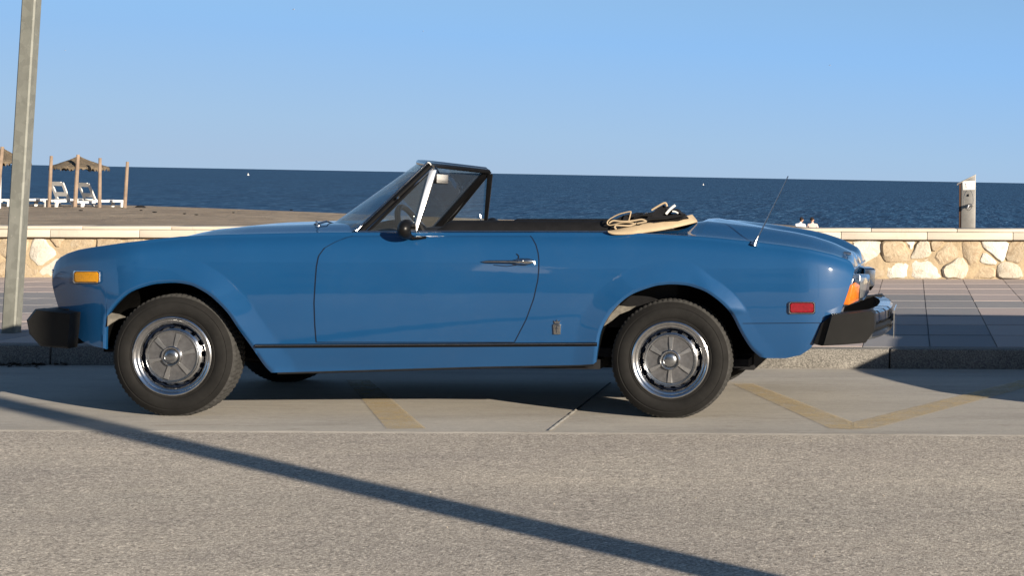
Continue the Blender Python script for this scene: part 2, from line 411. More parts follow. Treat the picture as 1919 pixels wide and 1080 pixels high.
mark([(1372, 722), (1412, 722), (1600, 795), (1600, 808), (1555, 806)])
mark([(1600, 795), (1600, 808), (1640, 806), (1950, 722), (1915, 715)], dz=.0085)
mark([(1028, 811), (1034, 811), (1082, 773), (1079, 771)], 'crack_filler', 'white_mark', .010)
mark([(1079, 771), (1082, 773), (1146, 721), (1143, 720)], 'crack', 'under', .010)
# kerb stones
kerb = empty('kerb', (0, ky(0), gz(0))); tag(kerb, kind='structure')
x = -12.0; ki = 0
while x < 5:
    L = .98; a, b = x + .004, x + L - .004
    m = MB(); m.prism([(a, ky(a), gz(a) - .05), (b, ky(b), gz(b) - .05), (b, ky(b) + .012, gz(b) + KH), (a, ky(a) + .012, gz(a) + KH)],
                      [(a, ky(a) + .16, gz(a) - .05), (b, ky(b) + .16, gz(b) - .05), (b, ky(b) + .16, gz(b) + KH), (a, ky(a) + .16, gz(a) + KH)])
    m.build('kerb_stone', 'kerb', kerb, sm=False, bevel=.008); x += L
# pavement slabs
sub = MB(); sub.poly([(XA, ky(XA) + .16, gz(XA) + KH - .012), (XB, ky(XB) + .16, gz(XB) + KH - .012), (XB, wy(XB) + .3, gz(XB) + KH - .012), (XA, wy(XA) + .3, gz(XA) + KH - .012)])
pav = sub.build('pavement', 'slab_grey', sm=False); tag(pav, kind='structure')
NR = 9; wS = .40
for j in range(NR):
    t0, t1 = j / NR, (j + 1) / NR
    x = -10.4 + (.13 if j % 2 else 0) * 0
    while x < 2.2:
        x1 = x + wS; g = .0035
        def pt(xx, t, dz=0):
            y = (ky(xx) + .165) * (1 - t) + wy(xx) * t
            return (xx - .012 * (y - 10), y, gz(xx) + KH + dz)
        dz = random.uniform(-.0006, .0006)
        A = [pt(x + g, t0 + .003, dz - .03), pt(x1 - g, t0 + .003, dz - .03), pt(x1 - g, t1 - .003, dz - .03), pt(x + g, t1 - .003, dz - .03)]
        B = [(a[0], a[1], a[2] + .03) for a in A]
        yc = (A[0][1] + A[2][1]) / 2; xc = (A[0][0] + A[2][0]) / 2
        grey = 12.7 < yc < 14.9 and xc < .5 or (yc < 11.9 and -.55 < xc < .35) or random.random() < .06
        MB().prism(A, B).build('paving_slab', 'slab_grey' if grey else 'slab_pink', pav, sm=False)
        x = x1

# wall with stones and coping
wall = empty('stone_wall', (wL.x, wL.y, gz(wL.x) + KH)); tag(wall, 'low beachfront wall of cream and tan rubble stones under a pale coping', 'wall')
zt = P(80, 433.5, wy(-7.5)).z
WH1 = .395                                                          # stone face height
wx0, wx1 = -13.0, 4.0
wd = Vector((1, WS, 0)).normalized(); wn = Vector((wd.y, -wd.x, 0))  # wn towards the street
if wn.y > 0: wn = -wn
def wp(s, h, out=0):
    x = wx0 + s * wd.x; return (x + wn.x * out, wy(x) + wn.y * out, gz(x) + KH + h)
WLn = (wx1 - wx0) / wd.x
def wbox(s0, s1, h0, h1, o0, o1): return MB().prism([wp(s0, h0, o1), wp(s1, h0, o1), wp(s1, h1, o1), wp(s0, h1, o1)], [wp(s0, h0, o0), wp(s1, h0, o0), wp(s1, h1, o0), wp(s0, h1, o0)])
mrow = []
rmo = random.Random(2)
for jh in range(7):
    mrow.append([wp(min(WLn, q * .06), max(0.001, WH1 * jh / 6 - .001), rmo.uniform(.002, .016)) for q in range(int(WLn / .06) + 2)])
wbox(0, WLn, -.06, WH1, -.30, -.002).build('mortar_core', 'mortar', wall, sm=False)
MB().grid(mrow).build('mortar_face', 'mortar', wall, ang=80)
def clip(poly, nx, ny, c):
    out = []
    for i in range(len(poly)):
        a, b = poly[i], poly[(i + 1) % len(poly)]
        da, db = a[0] * nx + a[1] * ny - c, b[0] * nx + b[1] * ny - c
        if da <= 0: out.append(a)
        if (da < 0) != (db < 0) and abs(da - db) > 1e-9:
            t = da / (da - db); out.append((a[0] + (b[0] - a[0]) * t, a[1] + (b[1] - a[1]) * t))
    return out
rw = random.Random(5)
sites = []
for row, hh in enumerate((.085, .30)):
    s = rw.uniform(0, .2)
    while s < WLn:
        sites.append((s + rw.uniform(-.05, .05), hh + rw.uniform(-.06, .06), rw.uniform(-.012, .015)))
        if rw.random() < .38: sites.append((s + rw.uniform(.08, .16), rw.choice((.02, .19, .20, .38)) + rw.uniform(-.02, .02), -.012))
        s += rw.choice((.17, .24, .30, .36, .27))
for i, (sx, sh, wt) in enumerate(sites):
    poly = [(max(0, sx - .5), .004), (min(WLn, sx + .5), .004), (min(WLn, sx + .5), WH1 - .004), (max(0, sx - .5), WH1 - .004)]
    gap = rw.choice((.002, .004, .009, .018))
    for j, (tx, th, w2) in enumerate(sites):
        if j == i or abs(tx - sx) > .8: continue
        dx, dh = tx - sx, th - sh; dl = sqrt(dx * dx + dh * dh)
        if dl < 1e-6: continue
        nx, ny = dx / dl, dh / dl
        poly = clip(poly, nx, ny, (sx + tx) / 2 * nx + (sh + th) / 2 * ny - gap + (wt - w2))
        if len(poly) < 3: break
    if len(poly) < 3: continue
    # irregular outline: midpoints nudged
    pl = []
    for k in range(len(poly)):
        a, b = poly[k], poly[(k + 1) % len(poly)]
        L = sqrt((a[0] - b[0]) ** 2 + (a[1] - b[1]) ** 2)
        if L < .012: continue
        pl.append((a[0] * .84 + b[0] * .16, a[1] * .84 + b[1] * .16))
        if L > .07:
            q = rw.uniform(-.008, .014); mx, my = (a[0] + b[0]) / 2, (a[1] + b[1]) / 2
            cx, cy = sx - mx, sh - my; cl = sqrt(cx * cx + cy * cy) + 1e-6
            pl.append((mx + cx / cl * q, my + cy / cl * q))
        pl.append((a[0] * .16 + b[0] * .84, a[1] * .16 + b[1] * .84))
    if len(pl) < 3: continue
    out = rw.uniform(.008, .036); tl = [rw.uniform(-.012, .012) for _ in range(2)]
    mxs = sum(p[0] for p in pl) / len(pl); mhs = sum(p[1] for p in pl) / len(pl)
    base = [wp(p[0], p[1], .001) for p in pl]
    mid = [wp(p[0], p[1], out * .6) for p in pl]
    top = [wp(mxs + (p[0] - mxs) * .86, mhs + (p[1] - mhs) * .86, out + (p[0] - mxs) / .15 * tl[0] + (p[1] - mhs) / .1 * tl[1]) for p in pl]
    ctr = wp(mxs + rw.uniform(-.02, .02), mhs + rw.uniform(-.02, .02), out + rw.uniform(.0, .014))
    m = MB(); m.grid([base, mid, top], close_v=True)
    n = len(pl); m.v.append(ctr)
    for k in range(n): m.f.append((2 * n + k, 2 * n + (k + 1) % n, 3 * n))
    m.build('stone', rw.choice(('stone_white', 'stone_cream', 'stone_tan', 'stone_tan')), wall, sm=True, ang=35)
s = .05
while s < WLn - .9:
    L = .86
    wbox(s + .002, s + L - .002, WH1 + .003, WH1 + .078, -.32, .085).build('coping_stone', 'coping', wall, sm=False, bevel=.006)
    wbox(s + .302, s + L + .298, WH1 + .080, WH1 + .112, -.30, .060).build('coping_stone', 'coping', wall, sm=False, bevel=.006)
    s += L

# beach and sea
SEA = -2.3
def crest(x):                                                       # height of the beach crest along the shore at Y=75
    px = x / 75 * F + X0
    V = interp([(-600, 74), (0, 78), (240, 76.5), (380, 79), (600, 84), (700, 87), (950, 92), (1280, 91.5), (1420, 89.5), (1550, 97), (3000, 100)], px)
    return EYE - V / F * 75
bm = MB(); rows = []
rs = random.Random(3)
ys = [17, 20, 26, 34, 44, 54, 62, 68, 72, 74, 76, 78, 82, 88, 96, 110, 140]
for y in ys:
    row = []
    for i in range(161):
        x = -95 + i * 1.0
        c = crest(x * 75 / max(y, 40))
        yb = wy(x) + .2
        if y <= 75: z = -.25 + (c + .25) * smooth((y - 18) / 57)
        else: z = c + (SEA - 1.6 - c) * smooth((y - 78) / 50) if y > 78 else c
        if 60 < y < 80: z += rs.uniform(-.02, .02) + .02 * sin(x * 1.1) * sin(y)
        row.append((x, max(y, yb), z))
    rows.append(row)
bm.grid(rows); tag(bm.build('beach_sand', 'sand', camb=False), kind='structure')
bm = MB(); bm.poly([(-30000, 90, SEA), (30000, 90, SEA), (30000, 50000, SEA), (-30000, 50000, SEA)])
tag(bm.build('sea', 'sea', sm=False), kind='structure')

# ================================================================== LAMP POSTS
def lamp_post(base, top_shift, w, dpt, hgt, name, label, arm=True):
    t = empty(name, base); tag(t, label, 'lamp post')
    b = Vector(base)
    def ring(z, k=1):
        cx, cy = b.x + top_shift[0] * z, b.y + top_shift[1] * z
        a, d, c = w / 2 * k, dpt / 2 * k, min(w, dpt) * .10
        return [(cx - a, cy - d + c, b.z + z), (cx - a + c, cy - d, b.z + z), (cx + a - c, cy - d, b.z + z), (cx + a, cy - d + c, b.z + z),
                (cx + a, cy + d - c, b.z + z), (cx + a - c, cy + d, b.z + z), (cx - a + c, cy + d, b.z + z), (cx - a, cy + d - c, b.z + z)]
    m = MB(); m.grid([ring(0), ring(1.2), ring(hgt * .5), ring(hgt, .8)], close_v=True); m.build('pole', 'galv', t, sm=True, ang=30, camb=False)
    m = MB(); m.prism(ring(-.02, 1.03), ring(.006, 1.03)); m.build('base_plate', 'galv', t, sm=False, camb=False)
    if arm:
        zt_ = hgt; cx, cy = b.x + top_shift[0] * hgt, b.y + top_shift[1] * hgt
        m = MB(); m.tube([(cx, cy, b.z + zt_ - .05), (cx, cy - .5, b.z + zt_ + .15), (cx, cy - 1.2, b.z + zt_ + .2)], .04, 8); m.build('arm', 'galv', t, camb=False)
        m = MB(); m.ball((cx, cy - 1.5, b.z + zt_ + .2), (.14, .38, .07), 12, 6); m.build('lantern', 'galv', t, camb=False)
    return t
lb = hit(21, 624, KH); l_top = P(59.5, 0, lb.y)
lamp_post((lb.x, lb.y, lb.z), ((l_top.x - lb.x) / (l_top.z - lb.z), 0), .088, .088, 6.5, 'lamp_post', 'grey galvanised lamp post leaning slightly at the kerb in front of the blue car')
# the post whose long shadow crosses the road stands off to the right, beside the camera
pA = hit(1426, 1080); pB = hit(480, 857)
dd = Vector((pB.x - pA.x, pB.y - pA.y, 0)).normalized()
pb = Vector((pA.x, pA.y, 0)) - dd * 4.2
lamp_post((pb.x, pb.y, gz(pb.x)), (0, 0), .135, .135, 7.0, 'lamp_post', 'thick lamp post beside the road whose long shadow crosses the asphalt')

# ================================================================== BLUE CAR
car = empty('convertible_car', (hit(790, 785).x, YC, gz(-2))); CARROOT.append(car)
tag(car, 'blue two-seat convertible parked by the beach wall with its beige and black top folded', 'car')
TOP = [(97, 520), (98, 512), (99.5, 506), (104, 495), (112, 487), (125, 480), (145, 473.5), (170, 469), (188, 466.5), (225, 461), (262, 456.7), (292, 453.3), (336, 448.7), (410, 445), (484, 443.2), (558, 441.6), (632, 440.8),
       (800, 440.8), (1017, 441), (1100, 441.2), (1150, 441.5), (1200, 442.8), (1252, 445.2), (1310, 449), (1346, 452), (1413, 459), (1470, 466), (1517, 473), (1560, 483), (1587, 492), (1597, 498), (1602, 505)]
ARCHF = [(198.5, 655), (199, 625), (200.5, 603), (205, 587), (225, 563), (247, 546.5), (281, 534.5), (305, 531.2), (329, 530.3), (348, 532.5), (366, 538), (395, 555.5), (425, 585), (447, 617), (473, 653), (495, 685), (508.5, 699)]
ARCHR = [(1117, 679), (1120, 655.5), (1126, 622), (1139, 596), (1158, 572), (1184, 552), (1221, 538), (1240, 534.3), (1258, 533), (1277, 534), (1295, 537), (1324.5, 548), (1354, 570), (1372.6, 592.6), (1387.4, 622), (1406, 652), (1424.4, 669.6)]
def crom(pts, n=4):
    out = []
    for i in range(len(pts) - 1):
        a, b, c_, e = pts[max(i - 1, 0)], pts[i], pts[i + 1], pts[min(i + 2, len(pts) - 1)]
        for k in range(n):
            t = k / n; q = [.5 * ((2 * b[j]) + (c_[j] - a[j]) * t + (2 * a[j] - 5 * b[j] + 4 * c_[j] - e[j]) * t * t + (3 * b[j] - a[j] - 3 * c_[j] + e[j]) * t ** 3) for j in (0, 1)]
            if not out or q[0] > out[-1][0] + .05: out.append(tuple(q))
    out.append(pts[-1]); return out
ARCHF, ARCHR = crom(ARCHF), crom(ARCHR)
BOT = [(97, 520), (98, 534), (102, 552), (108, 572), (115, 590), (124, 606), (138, 625), (155, 640), (175, 649), (197, 654)] + ARCHF + \
      [(600, 696.5), (700, 693.5), (912, 687.5), (1088, 684.5), (1112, 683)] + ARCHR + [(1437, 671.8), (1472, 672), (1500, 666), (1517, 655), (1530, 640), (1545, 618), (1560, 600), (1576, 585), (1584, 562), (1590, 545), (1596, 525), (1600, 512), (1602, 505)]
def adist(A, px, py):
    best = 1e9
    for i in range(len(A) - 1):
        ax, ay = A[i]; bx, by = A[i + 1]; dx, dy = bx - ax, by - ay
        t = max(0, min(1, ((px - ax) * dx + (py - ay) * dy) / (dx * dx + dy * dy + 1e-9)))
        best = min(best, (px - ax - t * dx) ** 2 + (py - ay - t * dy) ** 2)
    return sqrt(best)
def depth(px, py):
    d = 0.0
    tp = interp(TOP, px)
    if px < 266: d += .25 * ((266 - px) / 169) ** 2.1
    if px > 1490: d += .105 * ((px - 1490) / 112) ** 2.2
    ref = 556 if px < 1300 else 556
    if py < ref: d += .050 * ((ref - py) / 116) ** 2.2
    else: d += .026 * ((py - ref) / 95) ** 1.8
    if py > 650 and 480 < px < 1130: d += .020 * min(1, (py - 650) / 40)          # sill tucks under
    if tp is not None: d += .020 * max(0, 1 - (py - tp) / 22) ** 2                # rounded shoulder
    if 190 < px < 560 and py > 470:
        a = adist(ARCHF, px, py); wd_ = 46; side = smooth((px - 300) / 110) * .85 + .25
        if a < wd_: d -= .020 * side * (1 - a / wd_) ** 1.15
        if a < 5: d += .010 * (1 - a / 5)
    if 1060 < px < 1450 and py > 470:
        a = adist(ARCHR, px, py); q_ = smooth((px - 1290) / 50); wd_ = 44 - 16 * q_; fade = 1 - .85 * smooth((py - 578) / 12) * (px > 1300)
        if a < wd_: d -= (.016 + .016 * q_) * (1 - a / wd_) ** (1.25 - .25 * q_) * fade
        if a < 5: d += .010 * (1 - a / 5)
    return d
def S(px, py, off=0): return CP(px, py, depth(px, py) - off)
def mirror(p): return Vector((p[0], 2 * YC - p[1], p[2]))
def both(fn):                                                       # near and far copies of a geometry builder
    a = MB(); fn(a); b = MB(); b.v = [tuple(mirror(v)) for v in a.v]; b.f = [tuple(reversed(f)) for f in a.f]; return a, b
xs = sorted(set([round(p[0], 2) for p in TOP + BOT] + [97 + i * 4.0 for i in range(377)]))
xs = [x for i, x in enumerate(xs) if i == 0 or x - xs[i - 1] > .3]
NRW = 56
def side_cols(m):
    rows = []
    for px in xs:
        t, b = interp(TOP, px), interp(BOT, px)
        rows.append([S(px, b + (t - b) * (1 - (1 - j / NRW) ** 1.0)) for j in range(NRW + 1)])
    m.grid(rows)
def kcrown(px):
    return interp([(97, -.004), (180, -.012), (262, -.012), (300, .004), (360, .028), (430, .036), (620, .040), (650, .04), (1130, .012), (1180, .020), (1250, .045), (1310, .070), (1400, .067), (1487, .060), (1547, .048), (1588, .033), (1602, .012)], px)
def kdip(px): return interp([(97, .0), (262, 0), (1300, .0), (1400, .02), (1500, .045), (1560, .04), (1602, .02)], px)
def sec(px, s, L):
    r = .014
    h = r * (sqrt(max(0, 1 - (1 - min(s, r) / r) ** 2))); fe = smooth((1602 - px) / 9) * smooth((px - 97) / 5)
    k = kcrown(px); w_ = .30 if px > 1000 else .34
    h += k * smooth(s / w_) - .014 * smooth(s / .1) * (1 - smooth(s / .3)) * (px < 1000)
    d = kdip(px)
    if s > w_: h += -d * smooth((s - w_) / .12) + .012 * smooth((s - .45) / (L - .45))
    return h * fe
SV = [0, .002, .005, .009, .014, .025, .045, .07, .10, .14, .18, .22, .26, .30, .34, .38, .43, .48, .54, .6, .66]
body_near, body_far = MB(), MB()
m = MB(); side_cols(m)
side_far = MB(); side_far.v = [tuple(mirror(v)) for v in m.v]; side_far.f = m.f[:]
full = MB(); full.v = m.v[:]; full.f = m.f[:]
nb = len(full.v); full.v += side_far.v; full.f += [tuple(i + nb for i in f) for f in side_far.f]
def s_open(px):
    if px <= 640: return 9
    if px < 1292: return interp([(648, .095), (1225, .095), (1263, .12), (1280, .17), (1292, .26)], px)
    return 9
def top_rows(x_lo, x_hi, closed=False):
    rows = []
    for px in xs:
        if px < x_lo or px > x_hi: continue
        A = S(px, interp(TOP, px)); L = YC - A.y; so_ = 9 if closed else s_open(px)
        ss = [min(v, L) for v in SV if v < L] + [L]
        while len(ss) < len(SV) + 1: ss.append(L)
        ss = [min(v, so_) for v in ss]
        half = [Vector((A.x, A.y + s_, A.z + sec(px, s_, L))) for s_ in ss]
        rows.append(half)
    return rows
XH = max(x for x in xs if x <= 648); hood_r = top_rows(97, XH, True); XJ = max(x for x in xs if x < 1292); deck_r = top_rows(XJ, 1603, True); mid_r = top_rows(XH, XJ)
def addboth(mb, rows):
    mb.grid(rows); mb.grid([[mirror(p) for p in r] for r in rows])
addboth(full, deck_r); addboth(full, mid_r)
def nose_fix(rows):                                                 # front edge bowed slightly forward in the middle
    return rows
addboth(full, hood_r)
# front and rear faces
def face_rows(lo, hi, bow):
    rows = []
    for px in xs:
        if lo <= px <= hi:
            A = S(px, interp(BOT, px)); B = mirror(A); k = smooth((px - lo) / 30 if lo < 500 else (hi - px) / 30)
            rows.append([A + (B - A) * (j / 16) + Vector((bow * k * (1 - (2 * j / 16 - 1) ** 2), 0, 0)) for j in range(17)])
    return rows
full.grid(face_rows(97, 197, .03)); full.grid(face_rows(1437, 1603, -.015))
body = full.build('body', 'paint', car, ang=38)
# inner ledges of the cockpit, arch flanges, wheel wells, floor
m = MB()
inner = [r[-1] for r in mid_r]
m.grid([inner, [Vector((p.x, p.y + .01, p.z - .03)) for p in inner], [Vector((p.x, p.y + .02, p.z - .45)) for p in inner]])
m.build('cockpit_lining', 'vinyl', car); m = MB()
m.grid([[mirror(p) for p in r] for r in [inner, [Vector((p.x, p.y + .01, p.z - .03)) for p in inner], [Vector((p.x, p.y + .02, p.z - .45)) for p in inner]]])
m.build('cockpit_lining', 'vinyl', car)
for A_, nmx in ((ARCHF, 'wheel_well'), (ARCHR, 'wheel_well')):
    def wb(mm):
        e = [S(*p) for p in A_]; rows = [e, [p + Vector((0, .018, 0)) for p in e]]
        mm.grid(rows)
    a, b = both(wb)
    a.build('arch_lip', 'paint', car); b.build('arch_lip', 'paint', car)
    def ww(mm):
        e = [S(*p) for p in A_]; c = sum((q for q in e), Vector()) / len(e)
        ex = e
        def off(p, k, dy): q = p + (p - c) * k; q.y = p.y + dy; return q
        mm.grid([[off(p, 0, .018) for p in ex], [off(p, .03, .03) for p in ex], [off(p, .03, .30) for p in ex]])
        cc = [off(p, .03, .30) for p in ex]; mm.poly(cc)
    a, b = both(ww); a.build(nmx, 'liner', car, ang=60); b.build(nmx, 'liner', car, ang=60)
xf, xr = S(505, 699).x, S(1112, 683).x
zf = S(800, 690).z
m = MB(); m.box(xf - .02, xr + .02, Y0 + .09, 2 * YC - Y0 - .09, zf + .006, zf + .05)
m.box(S(230, 600).x, S(1400, 600).x, Y0 + .36, 2 * YC - Y0 - .36, zf - .01, zf + .1)
m.box(xr, S(1495, 600).x, Y0 + .36, 2 * YC - Y0 - .36, zf + .10, zf + .3)
m.box(S(150, 600).x, xf, Y0 + .36, 2 * YC - Y0 - .36, zf + .02, zf + .3)
m.build('underbody', 'under', car, sm=False)
m = MB(); m.tube([(-1.6, YC + .3, zf - .03), (-1.2, YC + .35, zf + .0)], .025, 8); m.tube([(-1.6, YC + .33, zf + .02), (-1.3, YC + .37, zf + .03)], .05, 10); m.build('exhaust', 'under', car)
m = MB(); q = CP(1385, 668, .25); m.box(q.x - .02, q.x + .05, Y0 + .2, Y0 + 1.3, q.z - .05, q.z - .01); m.build('rear_axle', 'under', car, sm=False)

M['lit_liner'] = simple('sunlit_liner', (.075, .068, .056), .9, var=.6, nscale=30, bump=.5, bscale=90, bdist=.004)  # paler liner colour with the sunlight painted in
for pts_, nm_ in (([(202, 592), (209, 587), (222, 589), (236, 595), (222, 598), (206, 608), (201, 612)], 'sunlit_liner_patch'), ([(1131, 612), (1146, 588), (1160, 573), (1176, 575), (1192, 574), (1180, 582), (1160, 590), (1146, 602)], 'sunlit_liner_patch')):
    A = [CP(x_, y_, .035 + .0012 * (x_ - pts_[0][0])) for x_, y_ in pts_]; MB().prism(A, [p + Vector((0, .01, 0)) for p in A]).build(nm_, 'lit_liner', car, sm=False)  # added pale pieces imitating sunlit spots on the wheel well liner
# doors
DL = [(441.5, 664), (444, 652), (453.4, 628.6), (465, 608), (480, 597), (500, 593), (525.5, 591), (568, 588.5), (610, 590), (641.5, 592.5)]
DR = [(441.5, 993), (446, 997), (458.7, 1004), (473, 1008), (487, 1009.7), (505, 1009.5), (525.6, 1007.6), (560.7, 999.8), (599.5, 985.7), (641.5, 964)]
def doorgeo(off, grow):
    def g(mm):
        rows = []; pys = [441.8 + (641.3 - 441.8) * j / 44 for j in range(45)]
        for py in pys:
            l, r = interp(DL, py) + grow, interp(DR, py) - grow
            rows.append([S(l + (r - l) * i / 70, py, off) for i in range(71)])
        mm.grid(rows)
        ring = rows[0] + [r[-1] for r in rows[1:]] + rows[-1][::-1][1:] + [r[0] for r in rows[::-1][1:-1]]
        mm.grid([ring, [p + Vector((0, .004, 0)) for p in ring]], close_v=True)
    return g
gl = both(lambda mm: [mm.grid([[S(x_ + k, y_, .0007) for (y_, x_) in [(py, interp(T, py)) for py in [441.8 + 199.5 * j / 60 for j in range(61)]]] for k in (-1.3, 1.3)]) for T in (DL, DR)] +
          [mm.grid([[S(592 + (964 - 592) * i / 60, 641.5 + k, .0007) for i in range(61)] for k in (-1.2, 1.4)])])
for g_ in gl: g_.build('door_gap', 'gap', car)
doors = []
for mm in both(doorgeo(.0016, 1.1)): doors.append(mm.build('door', 'paint', car, ang=50))
door = doors[0]
# handle
m = MB()
m.tube([S(904, 490.5, .010), S(915, 490, .018), S(940, 490, .020), S(966, 490.3, .022), S(975, 490, .024)], [.003, .0065, .007, .008, .010], 10, flat=.8)
dh = m.build('door_handle', 'chrome_dull', door)
m = MB(); m.tube([S(968, 490, .014), S(976, 489.5, .022), S(990, 490, .024), S(999, 490.3, .018)], [.012, .014, .014, .009], 14, flat=1)
m.tube([S(975, 490, .035), S(981, 490, .038)], [.009, .008], 10); m.build('handle_button', 'chrome', door)
m = MB(); m.tube([S(968, 490, .002), S(972, 483, .002), S(972, 480, .002), S(968, 476, .002)], .003, 6); m.tube([S(925, 497, .001), S(950, 499.5, .001), S(968, 497, .001)], .002, 6); m.build('handle_shadow', 'gap', door)  # dark tubes on the panel imitate shade and reflection round the handle
# trim strip and sill
def strip(px0, px1, pya, pyb, off, thick, mat, name, par=None, n=60):
    def g(mm):
        a = [S(px0 + (px1 - px0) * i / n, pya(px0 + (px1 - px0) * i / n), off) for i in range(n + 1)]
        b = [S(px0 + (px1 - px0) * i / n, pyb(px0 + (px1 - px0) * i / n), off) for i in range(n + 1)]
        mid = [S(px0 + (px1 - px0) * i / n, (pya(px0 + (px1 - px0) * i / n) + pyb(px0 + (px1 - px0) * i / n)) / 2, off + thick) for i in range(n + 1)]
        ai = [p + Vector((0, .012, 0)) for p in a]; bi = [p + Vector((0, .012, 0)) for p in b]
        mm.grid([ai, a, mid, b, bi])
    for q in both(g): q.build(name, mat, par or car, ang=70)
ln = lambda x: 648.0 + (644.5 - 648.0) * (x - 478) / 642
strip(478, 1119, lambda x: ln(x) - 2.4, lambda x: ln(x) + 4.6, .006, .004, 'black_trim', 'sill_moulding')
strip(478, 1118, lambda x: ln(x) - 1.0, lambda x: ln(x) + .8, .011, .002, 'chrome_dull', 'bright_strip')
strip(520, 1112, lambda x: interp(BOT, x) - 1.5, lambda x: interp(BOT, x) + 3.5, -.003, .003, 'under', 'sill_edge')
sg = both(lambda mm: mm.grid([[S(1392 + (1540 - 1392) * i / 20, 606.5 + k - i * .05, .0007) for i in range(21)] for k in (-.5, .7)]))
for q in sg: q.build('panel_seam', 'gap', car)

# side markers
def marker(px0, px1, py0, py1, mat, name):
    fr = empty(name, S((px0 + px1) / 2, (py0 + py1) / 2)); fr.parent = car; fr.matrix_parent_inverse = Matrix.Translation(-car.location)
    def rr(k, off, ex=0):
        c = 3.0; a, b, c0, d = px0 + k, px1 - k, py0 + k, py1 - k
        cyc = [(a + c, c0), (b - c, c0), (b, c0 + c), (b, d - c), (b - c, d), (a + c, d), (a, d - c), (a, c0 + c)]
        return [S(x_, y_, off) for x_, y_ in cyc]
    m = MB(); m.grid([rr(0, -.002), rr(0, .010), rr(.9, .013), rr(2.0, .013), rr(2.6, .006)], close_v=True)
    m.build('chrome_frame', 'chrome', fr, ang=30, camb=True)
    m = MB(); a, b = rr(2.4, .004), rr(3.6, .012); m.grid([a, b], close_v=True); m.poly(b); m.build('lens', mat, fr, sm=False, camb=True)
    return fr
# far side markers are unseen; the near ones are built in full
marker(136.5, 187.5, 507, 531.5, 'amber', 'front_side_marker')
marker(1478, 1528, 565.5, 589, 'red', 'rear_side_marker')
# badge with crown
m = MB(); bq = [(1037.5, 627), (1036.5, 609), (1039, 607), (1049, 607), (1051, 609), (1050.5, 627)]
m.prism([S(x_, y_, .008) for x_, y_ in bq], [S(x_, y_, -.001) for x_, y_ in bq])
cr = [(1039.5, 606.6), (1038, 601), (1041, 603.5), (1044, 599.5), (1047, 603.5), (1050, 601), (1048.5, 606.6)]
m.prism([S(x_, y_, .007) for x_, y_ in cr], [S(x_, y_, -.001) for x_, y_ in cr])
bd = m.build('body_badge', 'chrome_dull', car, sm=False, bevel=.0006)
m = MB(); m.tube([S(1046.5, 611, .009), S(1043.8, 610.6, .009), S(1042.5, 613, .009), S(1042.3, 624, .009)], .0012, 5); m.tube([S(1040, 616, .009), S(1046, 616, .009)], .0011, 5); m.build('badge_letter', 'gap', bd, camb=True)

